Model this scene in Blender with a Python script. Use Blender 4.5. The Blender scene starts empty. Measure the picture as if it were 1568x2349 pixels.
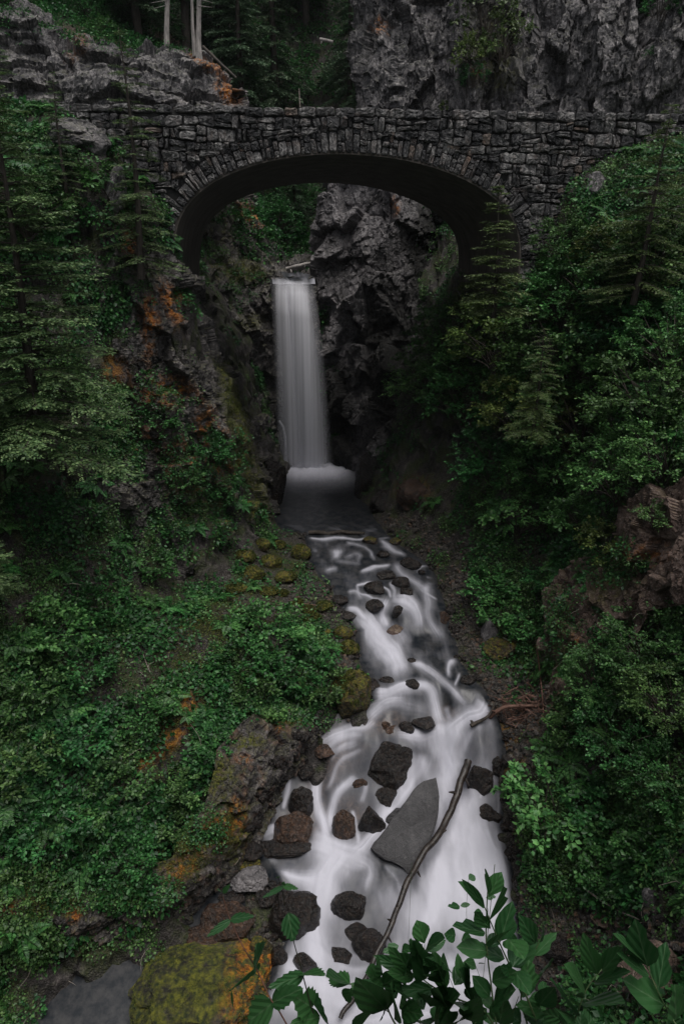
import bpy, math, random
import numpy as np
from mathutils import Vector, Matrix, Quaternion
from mathutils.bvhtree import BVHTree
sc = bpy.context.scene
C = sc.collection
R = math.radians
HAZE = 0.00009
rng = np.random.default_rng(7)
random.seed(7)

# ------------------------------------------------------------ camera, sky, sun, exposure
PITCH = R(20.0)
cam_d = bpy.data.cameras.new('camera'); cam = bpy.data.objects.new('camera', cam_d); C.objects.link(cam)
cam.location = (0, 0, 0); cam.rotation_euler = (R(90) - PITCH, 0, 0)
cam_d.sensor_fit = 'VERTICAL'; cam_d.sensor_height = 36; cam_d.sensor_width = 24; cam_d.lens = 24
cam_d.clip_start = 0.05; cam_d.clip_end = 600
sc.camera = cam
world = bpy.data.worlds.new('World'); sc.world = world; world.use_nodes = True
wn = world.node_tree.nodes; wl = world.node_tree.links
sky = wn.new('ShaderNodeTexSky'); sky.sky_type = 'NISHITA'; sky.sun_disc = False
SUN_EL, SUN_AZ = 74, 150      # azimuth from +Y towards +X
sky.sun_elevation = R(SUN_EL); sky.sun_rotation = R(SUN_AZ)
sky.dust_density = 1.5; sky.air_density = 1.0
hs = wn.new('ShaderNodeHueSaturation'); hs.inputs['Saturation'].default_value = 0.22
wl.new(sky.outputs[0], hs.inputs['Color']); wl.new(hs.outputs[0], wn['Background'].inputs['Color'])
wn['Background'].inputs['Strength'].default_value = 0.052
sd = bpy.data.lights.new('overcast_sun', 'SUN'); so = bpy.data.objects.new('overcast_sun', sd); C.objects.link(so)
sd.energy = 1.5; sd.angle = R(42); sd.color = (1.0, 0.96, 0.92)
_d = Vector((math.sin(R(SUN_AZ))*math.cos(R(SUN_EL)), math.cos(R(SUN_AZ))*math.cos(R(SUN_EL)), math.sin(R(SUN_EL))))
so.rotation_euler = _d.to_track_quat('Z', 'Y').to_euler()
sc.view_settings.view_transform = 'Standard'; sc.view_settings.look = 'None'
sc.view_settings.exposure = 1.08; sc.view_settings.gamma = 1; sc.view_settings.use_curve_mapping = False

# ------------------------------------------------------------ surveying: bearings read off the photograph (1568 x 2349 frame)
F = 2349 * 24 / 36.0
cp, sp = math.cos(PITCH), math.sin(PITCH)
def ray(u, v):
    a = (u - 784) / F; b = -(v - 1174.5) / F
    return np.array([a, cp + b*sp, -sp + b*cp])
def P(u, v, y=None, z=None):
    d = ray(u, v)
    k = y / d[1] if y is not None else z / d[2]
    return d * k
def proj(p):
    p = np.asarray(p, float)
    dc = p[..., 1]*cp - p[..., 2]*sp
    return 784 + F*p[..., 0]/dc, 1174.5 - F*(p[..., 1]*sp + p[..., 2]*cp)/dc
def px2m(p, px):            # size in metres of px picture pixels at point p
    return px * (p[1]*cp - p[2]*sp) / F

# ------------------------------------------------------------ noise
def _h(ix, iy, iz, s):
    x = (ix.astype(np.int64)*374761393 + iy.astype(np.int64)*668265263 + iz.astype(np.int64)*2147483647 + s*1274126177) & 0xFFFFFFFF
    x = ((x ^ (x >> 13)) * 1274126177) & 0xFFFFFFFF
    x = ((x ^ (x >> 16)) * 2246822519) & 0xFFFFFFFF
    return ((x ^ (x >> 15)) & 0xFFFFFF) / float(0x1000000)
def vnoise(p, s=0):
    i = np.floor(p).astype(np.int64); f = p - i; f = f*f*(3-2*f); r = 0
    for a in (0, 1):
        for b in (0, 1):
            for c in (0, 1):
                w = (f[:, 0] if a else 1-f[:, 0])*(f[:, 1] if b else 1-f[:, 1])*(f[:, 2] if c else 1-f[:, 2])
                r = r + w*_h(i[:, 0]+a, i[:, 1]+b, i[:, 2]+c, s)
    return r*2-1
def fbm(p, o=4, s=0):
    r = 0; a = 1.0; t = 0
    for k in range(o):
        r = r + a*vnoise(p*(2.03**k), s+k); t += a; a *= 0.5
    return r/t
def cells(p, scale, s=0, tilt=0.5, amp=1.0, crack=0.35, cw=0.12, rot=None):
    """faceted blocks: a tilted plane per Voronoi cell, creased between cells; result in units of the smallest cell size"""
    scale = np.asarray(scale, float); q = p/scale
    if rot is not None: q = q @ rot
    i = np.floor(q).astype(np.int64); n = len(p)
    d1 = np.full(n, 9.0); d2 = np.full(n, 9.0); off = np.zeros(n)
    for a in (-1, 0, 1):
        for b in (-1, 0, 1):
            for c in (-1, 0, 1):
                j = i + np.array([a, b, c])
                h = [_h(j[:, 0], j[:, 1], j[:, 2], s+k) for k in range(7)]
                sd_ = j + 0.5 + 0.8*(np.stack(h[:3], 1)-0.5)
                dd = q - sd_
                d = (np.abs(dd)**3).sum(1)**(1/3)
                o = amp*(h[3]-0.5) + tilt*((h[4]-0.5)*dd[:, 0]+(h[5]-0.5)*dd[:, 1]+(h[6]-0.5)*dd[:, 2])*2
                m = d < d1
                d2 = np.where(m, d1, np.minimum(d2, d)); off = np.where(m, o, off); d1 = np.where(m, d, d1)
    e = d2 - d1
    return (off - crack*np.clip(1 - e/cw, 0, 1)) * scale.min(), e

# ------------------------------------------------------------ objects
def mesh_np(name, v, f, smooth=False, attrs=None):
    """f: (M,k) array or list of arrays of different k"""
    me = bpy.data.meshes.new(name); v = np.asarray(v, np.float32)
    fl = f if isinstance(f, list) else [f]
    fl = [np.asarray(a, np.int32) for a in fl if len(a)]
    me.vertices.add(len(v)); me.vertices.foreach_set('co', v.ravel())
    loops = np.concatenate([a.ravel() for a in fl]); tot = np.concatenate([np.full(len(a), a.shape[1], np.int32) for a in fl])
    me.loops.add(len(loops)); me.loops.foreach_set('vertex_index', loops)
    me.polygons.add(len(tot)); st = np.concatenate([[0], np.cumsum(tot)[:-1]]).astype(np.int32)
    me.polygons.foreach_set('loop_start', st)
    me.polygons.foreach_set('use_smooth', np.full(len(tot), smooth))
    me.update(calc_edges=True)
    for k, a in (attrs or {}).items():
        at = me.attributes.new(k, 'FLOAT', 'POINT'); at.data.foreach_set('value', np.asarray(a, np.float32))
    return me
def obj(name, me, mat=None, parent=None, loc=None, **props):
    o = bpy.data.objects.new(name, me); C.objects.link(o)
    if mat is not None:
        if not me.materials: me.materials.append(mat)
    if parent is not None: o.parent = parent
    if loc is not None: o.location = loc
    for k, a in props.items(): o[k] = a
    return o
def tag(o, label=None, category=None, group=None, kind=None):
    if label: o['label'] = label
    if category: o['category'] = category
    if group: o['group'] = group
    if kind: o['kind'] = kind
    return o
def empty(name, loc=(0, 0, 0), rz=0, **k):
    o = bpy.data.objects.new(name, None); C.objects.link(o); o.location = loc; o.rotation_euler = (0, 0, rz)
    o.empty_display_size = 0.2
    return tag(o, **k)
def copy_tree(o, parent=None):
    c = o.copy(); C.objects.link(c); c.parent = parent
    for ch in list(o.children): copy_tree(ch, c)
    return c
def grid_faces(nr, nc):
    a = np.arange(nr*nc).reshape(nr, nc)
    return np.stack([a[:-1, :-1].ravel(), a[:-1, 1:].ravel(), a[1:, 1:].ravel(), a[1:, :-1].ravel()], 1)
def interp_poly(pts, n):
    pts = np.asarray(pts, float); s = np.r_[0, np.cumsum(np.linalg.norm(np.diff(pts, axis=0), axis=1))]
    t = np.linspace(0, s[-1], n)
    return np.stack([np.interp(t, s, pts[:, k]) for k in range(pts.shape[1])], 1)
def smooth_poly(pts, n):
    """Catmull-Rom through pts, n samples evenly spaced"""
    p = np.asarray(pts, float); p = np.vstack([2*p[0]-p[1], p, 2*p[-1]-p[-2]]); out = []
    for i in range(1, len(p)-2):
        t = np.linspace(0, 1, 14, endpoint=False)[:, None]
        a, b, c, d = p[i-1], p[i], p[i+1], p[i+2]
        out.append(0.5*((2*b)+(-a+c)*t+(2*a-5*b+4*c-d)*t*t+(-a+3*b-3*c+d)*t**3))
    out.append(p[-2][None]); return interp_poly(np.vstack(out), n)
def tube(pts, rad, seg=8, closed=True):
    """pts (n,3), rad (n,) -> verts, quads, with end points closed to a tip"""
    pts = np.asarray(pts, float); n = len(pts); rad = np.broadcast_to(rad, (n,))
    t = np.gradient(pts, axis=0); t /= np.linalg.norm(t, axis=1)[:, None]+1e-9
    up = np.array([0.13, 0.31, 1.0]) if abs(t[:, 2]).mean() < 0.8 else np.array([1, 0.2, 0.1])
    a = np.cross(t, up); a /= np.linalg.norm(a, axis=1)[:, None]; b = np.cross(t, a)
    th = np.arange(seg)*2*np.pi/seg
    v = pts[:, None] + rad[:, None, None]*(np.cos(th)[None, :, None]*a[:, None] + np.sin(th)[None, :, None]*b[:, None])
    v = v.reshape(-1, 3); k = np.arange(seg); fs = []
    for i in range(n-1):
        fs.append(np.stack([i*seg+k, i*seg+(k+1) % seg, (i+1)*seg+(k+1) % seg, (i+1)*seg+k], 1))
    f = np.vstack(fs)
    return v, f
class MB:
    def __init__(s): s.v = []; s.f = {}; s.n = 0
    def add(s, v, f):
        f = np.asarray(f); s.v.append(np.asarray(v, float)); s.f.setdefault(f.shape[1], []).append(f + s.n); s.n += len(v)
    def tube(s, pts, rad, seg=6): s.add(*tube(pts, rad, seg))
    def mesh(s, name, smooth=False):
        return mesh_np(name, np.vstack(s.v), [np.vstack(a) for a in s.f.values()], smooth)

# ------------------------------------------------------------ materials
class NT:
    def __init__(s, name):
        s.m = bpy.data.materials.new(name); s.m.use_nodes = True; s.t = s.m.node_tree
        s.out = s.t.nodes['Material Output']; s.b = s.t.nodes['Principled BSDF']
    def n(s, ty, **k):
        x = s.t.nodes.new('ShaderNode'+ty)
        for a, b in k.items():
            if hasattr(x, a): setattr(x, a, b)
        return x
    def l(s, a, b): s.t.links.new(a, b)
    def coord(s, kind='Object', scale=(1, 1, 1), rot=(0, 0, 0)):
        t = s.n('TexCoord'); m = s.n('Mapping'); m.inputs['Scale'].default_value = scale; m.inputs['Rotation'].default_value = rot
        s.l(t.outputs[kind], m.inputs[0]); return m.outputs[0]
    def noise(s, co, scale=1, detail=6, rough=0.6, dist=0):
        x = s.n('TexNoise'); x.inputs['Scale'].default_value = scale; x.inputs['Detail'].default_value = detail
        x.inputs['Roughness'].default_value = rough; x.inputs['Distortion'].default_value = dist
        s.l(co, x.inputs['Vector']); return x.outputs['Fac']
    def voro(s, co, scale=1, feature='F1', out='Distance'):
        x = s.n('TexVoronoi', feature=feature); x.inputs['Scale'].default_value = scale; s.l(co, x.inputs['Vector']); return x.outputs[out]
    def ramp(s, fac, stops, interp='LINEAR'):
        x = s.n('ValToRGB'); r = x.color_ramp; r.interpolation = interp
        while len(r.elements) < len(stops): r.elements.new(0.5)
        for e, (p, c) in zip(r.elements, stops):
            e.position = p; e.color = (*c, 1) if isinstance(c, tuple) else (c, c, c, 1)
        s.l(fac, x.inputs[0]); return x.outputs[0]
    def mix(s, fac, a, b, mode='MIX'):
        x = s.n('Mix', data_type='RGBA', blend_type=mode)
        for v, sock in ((fac, x.inputs[0]), (a, x.inputs[6]), (b, x.inputs[7])):
            if isinstance(v, tuple): sock.default_value = (*v, 1)
            elif isinstance(v, (int, float)): sock.default_value = v
            else: s.l(v, sock)
        return x.outputs[2]
    def math(s, op, a, b=None, clamp=False):
        x = s.n('Math', operation=op, use_clamp=clamp)
        for v, sock in ((a, x.inputs[0]), (b, x.inputs[1])):
            if v is None: continue
            if isinstance(v, (int, float)): sock.default_value = v
            else: s.l(v, sock)
        return x.outputs[0]
    def attr(s, name):
        x = s.n('Attribute'); x.attribute_name = name; return x.outputs['Fac']
    def bump(s, h, strength=0.5, dist=0.05, prev=None):
        x = s.n('Bump'); x.inputs['Strength'].default_value = strength; x.inputs['Distance'].default_value = dist
        s.l(h, x.inputs['Height'])
        if prev is not None: s.l(prev, x.inputs['Normal'])
        return x.outputs[0]
    def fin(s, col=None, rough=None, normal=None, spec=None):
        for v, k in ((col, 'Base Color'), (rough, 'Roughness'), (normal, 'Normal'), (spec, 'Specular IOR Level')):
            if v is None: continue
            if isinstance(v, tuple): s.b.inputs[k].default_value = (*v, 1)
            elif isinstance(v, (int, float)): s.b.inputs[k].default_value = v
            else: s.l(v, s.b.inputs[k])
        return s.m

def rock_mat(name, dark, mid, light, streak=0.5, lichen=0.3, moss=0.0, rust=0.0, rough=0.75, scale=1.0, tint=0.0, cracks=0.35, mossc=((0.012, 0.020, 0.004), (0.12, 0.12, 0.012))):
    t = NT(name); co = t.coord('Object', (scale,)*3)
    big = t.noise(co, 0.7, 5, 0.6); n2 = t.noise(co, 4.5, 8, 0.7); fine = t.noise(co, 22, 6, 0.7)
    c = t.ramp(t.math('ADD', t.math('MULTIPLY', big, 0.55), t.math('MULTIPLY', n2, 0.45)), [(0.36, dark), (0.5, mid), (0.64, light)])
    c = t.mix(t.math('MULTIPLY', t.ramp(fine, [(0.35, 1.0), (0.55, 0.0)]), 0.55), c, dark)
    if streak:
        cs = t.coord('Object', (scale*2.4, scale*2.4, scale*0.45)); sn = t.noise(cs, 1.9, 7, 0.65, 0.3)
        c = t.mix(t.math('MULTIPLY', t.ramp(sn, [(0.5, 0.0), (0.64, 1.0)]), streak), c, tuple(x*0.35 for x in dark))
        c = t.mix(t.math('MULTIPLY', t.ramp(sn, [(0.33, 1.0), (0.42, 0.0)]), streak*0.6), c, tuple(min(1, x*1.5) for x in light))
    if lichen:
        lv = t.noise(co, 9, 9, 0.75); c = t.mix(t.math('MULTIPLY', t.ramp(lv, [(0.57, 0.0), (0.64, 1.0)]), lichen), c, (0.42, 0.40, 0.38))
    if tint:
        tn = t.noise(co, 1.3, 4, 0.6); c = t.mix(t.math('MULTIPLY', t.ramp(tn, [(0.52, 0.0), (0.66, 1.0)]), tint), c, (0.23, 0.12, 0.075))
    # moss from painted patches and from up-facing ledges
    geo = t.n('NewGeometry'); sx = t.n('SeparateXYZ'); t.l(geo.outputs['Normal'], sx.inputs[0])
    mn = t.noise(co, 2.2, 7, 0.7)
    up = t.math('MULTIPLY', t.ramp(sx.outputs[2], [(0.35, 0.0), (0.8, 1.0)]), moss)
    mm = t.math('ADD', up, t.math('MULTIPLY', t.attr('moss'), 1.0))
    mm = t.math('MULTIPLY', mm, t.ramp(mn, [(0.38, 0.0), (0.56, 1.0)]), True)
    mc = t.mix(t.ramp(t.noise(co, 6, 5, 0.6), [(0.35, 0.0), (0.65, 1.0)]), mossc[0], mossc[1])
    c = t.mix(mm, c, mc)
    c = t.mix(t.attr('wetrock'), c, t.ramp(n2, [(0.4, (0.006, 0.006, 0.006)), (0.6, (0.022, 0.021, 0.018))]))  # near-black rock tone wherever this mask is painted
    rr = t.math('MULTIPLY', t.math('ADD', t.attr('rust'), rust), t.ramp(t.noise(co, 3.1, 7, 0.7), [(0.45, 0.0), (0.58, 1.0)]), True)
    rc = t.mix(t.ramp(t.noise(co, 9, 4, 0.6), [(0.4, 0.0), (0.6, 1.0)]), (0.17, 0.042, 0.005), (0.40, 0.15, 0.010))
    c = t.mix(rr, c, rc)
    h = t.math('ADD', t.math('MULTIPLY', n2, 1.0), t.math('MULTIPLY', fine, 0.35))
    vr = t.ramp(t.voro(t.coord('Object', (scale*1.3, scale*1.3, scale*0.9)), 2.3, 'DISTANCE_TO_EDGE'), [(0.0, 0.0), (0.05, 1.0)])
    h = t.math('ADD', h, t.math('MULTIPLY', vr, cracks))
    r = t.ramp(n2, [(0.3, min(1, rough+0.15)), (0.7, max(0.1, rough-0.15))])
    return t.fin(c, r, t.bump(h, 0.9, 0.09), 0.4)
M = {}
M['cliff'] = rock_mat('cliff_rock', (0.014, 0.014, 0.015), (0.075, 0.071, 0.075), (0.27, 0.25, 0.25), 0.95, 0.4, 0.2, 0, cracks=.1)
M['wall_rock'] = rock_mat('wet_wall_rock', (0.014, 0.013, 0.013), (0.06, 0.054, 0.052), (0.19, 0.17, 0.165), 0.5, 0.3, 0.3, 0, rough=0.55)
M['grey_rock'] = rock_mat('pale_rock', (0.05, 0.047, 0.05), (0.15, 0.14, 0.145), (0.30, 0.28, 0.285), 0.3, 0.35, 0.0, 0)
M['pink_rock'] = rock_mat('weathered_pink_rock', (0.035, 0.024, 0.019), (0.12, 0.080, 0.065), (0.26, 0.19, 0.165), 0.2, 0.3, 0.2, 0)
M['stone'] = rock_mat('bridge_stone', (0.022, 0.022, 0.023), (0.105, 0.10, 0.10), (0.32, 0.31, 0.30), 0.85, 0.45, 0.0, 0, scale=1.6, tint=0.12, cracks=0.1)
M['stone_dark'] = rock_mat('dark_bridge_stone', (0.009, 0.009, 0.010), (0.035, 0.035, 0.038), (0.16, 0.155, 0.15), 0.8, 0.35, 0.0, 0, scale=1.6, cracks=0.1)
M['stone_tan'] = rock_mat('tan_bridge_stone', (0.05, 0.040, 0.034), (0.13, 0.10, 0.085), (0.26, 0.22, 0.19), 0.5, 0.35, 0.0, 0, scale=1.6, tint=0.35, cracks=0.1)
M['wet'] = rock_mat('wet_black_rock', (0.003, 0.003, 0.003), (0.009, 0.008, 0.008), (0.035, 0.032, 0.03), 0.1, 0.13, 0.0, 0.03, rough=0.28, scale=2.0, cracks=.1)
M['wet_red'] = rock_mat('wet_red_rock', (0.010, 0.008, 0.007), (0.035, 0.023, 0.018), (0.12, 0.085, 0.07), 0.3, 0.2, 0.0, 0.1, rough=0.35, scale=2.0)
M['slab'] = rock_mat('smooth_slab_rock', (0.028, 0.027, 0.029), (0.050, 0.049, 0.052), (0.085, 0.082, 0.085), 0.15, 0.06, 0.0, 0, rough=0.5, scale=1.0, cracks=0.0)
M['mossy_boulder'] = rock_mat('mossy_boulder', (0.006, 0.006, 0.005), (0.020, 0.018, 0.015), (0.07, 0.06, 0.05), 0.1, 0.1, 0.75, 0.0, rough=0.85, scale=1.0, cracks=.1)
M['mossy'] = rock_mat('mossy_rock', (0.008, 0.007, 0.006), (0.028, 0.024, 0.02), (0.09, 0.08, 0.07), 0.2, 0.2, 0.95, 0.12, rough=0.8, scale=2.0)
def simple(name, a, b, scale=5, rough=0.8, bump=0.3, dist=0.02, stretch=(1, 1, 1)):
    t = NT(name); co = t.coord('Object', stretch); n = t.noise(co, scale, 7, 0.65)
    return t.fin(t.ramp(n, [(0.35, a), (0.65, b)]), rough, t.bump(n, bump, dist))
M['mortar'] = simple('dark_mortar', (0.008, 0.008, 0.009), (0.03, 0.029, 0.028), 6, 0.95)
M['concrete'] = simple('stained_concrete', (0.04, 0.034, 0.028), (0.10, 0.085, 0.075), 1.4, 0.85, 0.2, 0.02, (1, 1, 0.5))
M['bark_grey'] = simple('weathered_bark', (0.10, 0.095, 0.09), (0.34, 0.31, 0.29), 9, 0.85, 0.5, 0.02, (1, 1, 0.2))
M['bark'] = simple('dark_bark', (0.015, 0.012, 0.010), (0.06, 0.048, 0.038), 9, 0.85, 0.6, 0.02, (1, 1, 0.3))
M['deadwood'] = simple('pale_deadwood', (0.12, 0.10, 0.085), (0.36, 0.31, 0.27), 12, 0.8, 0.4)
M['redwood'] = simple('reddish_dead_twigs', (0.06, 0.028, 0.02), (0.20, 0.11, 0.08), 9, 0.8, 0.4)
M['asphalt'] = simple('road_asphalt', (0.035, 0.035, 0.035), (0.06, 0.06, 0.06), 30, 0.9)
M['logm'] = simple('wet_log', (0.004, 0.003, 0.003), (0.035, 0.026, 0.021), 6, 0.45, 0.7, 0.03, (1, 1, 1))
def leaf_mat(name, c1, c2, c3, rough=0.45, trans=0.25):
    t = NT(name); geo = t.n('NewGeometry'); oi = t.n('ObjectInfo')
    c = t.ramp(geo.outputs['Random Per Island'], [(0.0, c1), (0.5, c2), (1.0, c3)])
    k = t.noise(t.coord('Object'), 0.9, 3, 0.5)
    hsv = t.n('HueSaturation'); t.l(c, hsv.inputs['Color'])
    t.l(t.ramp(k, [(0.3, 0.5), (0.7, 1.4)]), hsv.inputs['Value'])
    t.l(t.math('ADD', t.math('MULTIPLY', oi.outputs['Random'], 0.03), 0.485), hsv.inputs['Hue'])
    t.fin(hsv.outputs[0], rough, None, 0.35)
    tr = t.n('BsdfTranslucent'); t.l(hsv.outputs[0], tr.inputs[0]); mx = t.n('MixShader'); mx.inputs[0].default_value = trans
    t.l(t.b.outputs[0], mx.inputs[1]); t.l(tr.outputs[0], mx.inputs[2]); t.l(mx.outputs[0], t.out.inputs[0])
    return t.m
M['leaf'] = leaf_mat('shrub_leaf', (0.018, 0.050, 0.012), (0.046, 0.118, 0.030), (0.13, 0.25, 0.075))
M['leaf_deep'] = leaf_mat('deep_green_leaf', (0.009, 0.042, 0.010), (0.024, 0.105, 0.026), (0.075, 0.22, 0.060))
M['leaf_yel'] = leaf_mat('yellow_green_leaf', (0.035, 0.060, 0.014), (0.075, 0.118, 0.028), (0.15, 0.20, 0.055))
M['leaf_cedar'] = leaf_mat('cedar_leaf', (0.028, 0.055, 0.016), (0.065, 0.110, 0.034), (0.15, 0.20, 0.075))
M['leaf_bright'] = leaf_mat('bright_leaf', (0.018, 0.07, 0.018), (0.055, 0.18, 0.044), (0.15, 0.33, 0.10))
M['fern'] = leaf_mat('fern_leaf', (0.014, 0.06, 0.014), (0.036, 0.13, 0.030), (0.09, 0.24, 0.06))
M['needle'] = leaf_mat('fir_needle', (0.026, 0.060, 0.022), (0.070, 0.130, 0.045), (0.17, 0.25, 0.10), 0.5, 0.2)
M['needle_far'] = leaf_mat('forest_needle', (0.024, 0.050, 0.026), (0.055, 0.105, 0.052), (0.13, 0.19, 0.11), 0.6, 0.2)
M['moss_tuft'] = leaf_mat('moss_tuft', (0.016, 0.026, 0.006), (0.042, 0.058, 0.010), (0.12, 0.13, 0.018), 0.8, 0.1)
M['lichen_hang'] = leaf_mat('hanging_lichen', (0.05, 0.055, 0.04), (0.11, 0.11, 0.085), (0.19, 0.18, 0.14), 0.8, 0.2)
# ------------------------------------------------------------ stream levels (picture row v -> water height z), distance y follows
SV = [(1040, -15.0), (1225, -15.05), (1245, -15.25), (1290, -15.45), (1310, -15.65), (1355, -15.9), (1400, -16.3), (1440, -16.95), (1520, -17.3), (1580, -17.5), (1650, -18.4), (1700, -18.95),
      (1780, -20.1), (1900, -21.35), (1960, -21.6), (2100, -22.2), (2349, -23.0), (2700, -23.8)]
_yz = sorted([(P(784, v, z=z)[1], z) for v, z in SV])
WY = np.array([a for a, b in _yz]); WZ = np.array([b for a, b in _yz])
_ty = np.linspace(5, 100, 3801); _tz = np.interp(_ty, WY, WZ); _kr = np.hanning(49); _kr /= _kr.sum(); _tz = np.convolve(np.pad(_tz, 24, 'edge'), _kr, 'valid')
def water_z(y): return np.interp(y, _ty, _tz)
def on_water(u, v):
    d = ray(u, v); k0, k1 = 5.0, 90.0
    for _ in range(40):
        k = (k0+k1)/2; p = d*k
        if p[2] > water_z(p[1]): k0 = k
        else: k1 = k
    return d*k
EDGE = [(1060, 640, 822), (1110, 634, 826), (1160, 628, 840), (1200, 640, 862), (1225, 700, 885), (1260, 712, 930), (1300, 722, 985), (1350, 765, 1005), (1400, 785, 1020),
        (1450, 822, 1030), (1510, 825, 1045), (1560, 850, 1085), (1610, 852, 1110), (1650, 735, 1140), (1690, 690, 1150), (1750, 645, 1155),
        (1830, 612, 1152), (1900, 580, 1155), (1960, 600, 1165), (2030, 650, 1175), (2100, 690, 1182), (2180, 650, 1195), (2260, 625, 1225), (2349, 560, 1260)]

# ------------------------------------------------------------ ravine ground: one sheet z(x, y) through surveyed points
K = []
for v, a, b in EDGE:
    l = on_water(a, v); r = on_water(b, v)
    m = (l+r)/2
    K += [(l[0], l[1], l[2]-0.02), (r[0], r[1], r[2]-0.02), (m[0], m[1], m[2]-1.1), ((l[0]*2+m[0])/3, (l[1]*2+m[1])/3, m[2]-0.9), ((r[0]*2+m[0])/3, m[1], m[2]-0.9)]
    if v < 1640: K += [(l[0]-0.5, l[1], l[2]+0.18), (r[0]+0.5, r[1], r[2]+0.15)]
for (u, v, k, a) in [
    # left gravel and mossy bank
    (650, 1330, 'z', -15.25), (600, 1250, 'z', -14.8), (560, 1320, 'z', -14.6), (720, 1400, 'z', -16.1), (775, 1500, 'z', -16.9), (700, 1480, 'z', -16.2), (830, 1610, 'z', -17.5),
    (500, 1400, 'z', -14.5), (400, 1450, 'z', -14.2), (600, 1500, 'z', -15.8), (500, 1600, 'z', -16.2), (300, 1550, 'z', -14.8), (150, 1450, 'z', -13), (0, 1450, 'z', -12),
    (0, 1700, 'z', -15), (200, 1700, 'z', -16), (350, 1800, 'z', -17.8), (150, 1900, 'z', -17.8), (0, 1900, 'z', -17), (500, 1750, 'z', -18), (620, 1640, 'z', -17.5), (700, 1640, 'z', -17.7),
    (300, 2000, 'z', -19.6), (0, 2080, 'z', -19.3), (500, 1880, 'z', -19.5), (550, 1830, 'z', -19.6), (380, 2040, 'z', -20.3), (760, 1620, 'z', -17.6),
    # foot of the bluff, dark pool
    (0, 2250, 'z', -22.9), (300, 2200, 'z', -22.9), (420, 2120, 'z', -22.7), (500, 2030, 'z', -22.2), (560, 1960, 'z', -21.8), (600, 1840, 'z', -21.0), (660, 1740, 'z', -19.9),
    (150, 2330, 'z', -23.4), (400, 2300, 'z', -23.3), (0, 2330, 'z', -23.4), (560, 2150, 'z', -22.6), (540, 2240, 'z', -22.9), (300, 2500, 'z', -24),
    # left wall
    (0, 1200, 'y', 25), (0, 900, 'y', 27.0), (0, 500, 'y', 29.5), (0, 330, 'y', 31), (110, 300, 'y', 31.5), (200, 1200, 'y', 26.8), (200, 800, 'y', 29.5), (230, 450, 'y', 31.2), (330, 480, 'y', 32.2),
    (350, 1250, 'y', 29.3), (380, 1000, 'y', 31.5), (330, 700, 'y', 31.8), (400, 640, 'y', 32.6), (420, 1300, 'y', 30.5), (500, 1260, 'y', 33), (510, 950, 'y', 34.5), (440, 760, 'y', 33.6),
    (565, 1060, 'y', 38), (590, 1180, 'y', 38), (100, 1430, 'y', 22.5), (-200, 1450, 'y', 19), (-200, 1100, 'y', 22), (-200, 1900, 'y', 16), (-250, 500, 'y', 27),
    # right bank and slopes
    (900, 1195, 'z', -14.7), (1000, 1150, 'z', -12.8), (1000, 1250, 'z', -14.5), (1060, 1285, 'z', -14.5), (1060, 1370, 'z', -15.6), (1085, 1500, 'z', -17.0), (1130, 1600, 'z', -17.8), (1210, 1650, 'z', -18.0),
    (1200, 1400, 'z', -15.3), (1240, 1500, 'z', -16.2), (1250, 1600, 'z', -17.2), (1275, 1450, 'z', -15.6), (1180, 1300, 'z', -14.0), (1120, 1200, 'z', -12.8),
    (1185, 1850, 'z', -19.7), (1165, 1740, 'z', -19.0), (1195, 2040, 'z', -21.2), (1225, 2170, 'z', -21.9), (1270, 2300, 'z', -22.2), (1210, 1750, 'z', -18.4),
    (1300, 1700, 'z', -17), (1400, 1600, 'z', -14.5), (1568, 1500, 'z', -12), (1568, 1200, 'z', -8.4), (1450, 1300, 'z', -10.6), (1310, 1350, 'z', -13.0), (1350, 1180, 'z', -10.6), (1250, 1250, 'z', -13.0),
    (1400, 1900, 'z', -18.5), (1568, 1900, 'z', -16.5), (1568, 2200, 'z', -17.6), (1400, 2150, 'z', -20.2), (1568, 1700, 'z', -14), (1300, 2000, 'z', -20.2), (1330, 2250, 'z', -20.8),
    (1100, 1080, 'y', 37), (1200, 900, 'y', 32.5), (1400, 900, 'y', 27.5), (1568, 900, 'y', 24.5), (1230, 640, 'y', 34.2), (1400, 500, 'y', 33), (1568, 450, 'y', 31.5), (1300, 430, 'y', 35), (1700, 470, 'y', 30), (1700, 900, 'y', 22),
    (1040, 1000, 'y', 39), (1060, 800, 'y', 40), (1800, 1500, 'z', -8), (1800, 2000, 'z', -11)]:
    p = P(u, v, **{k: a}); K.append(tuple(p))
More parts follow.
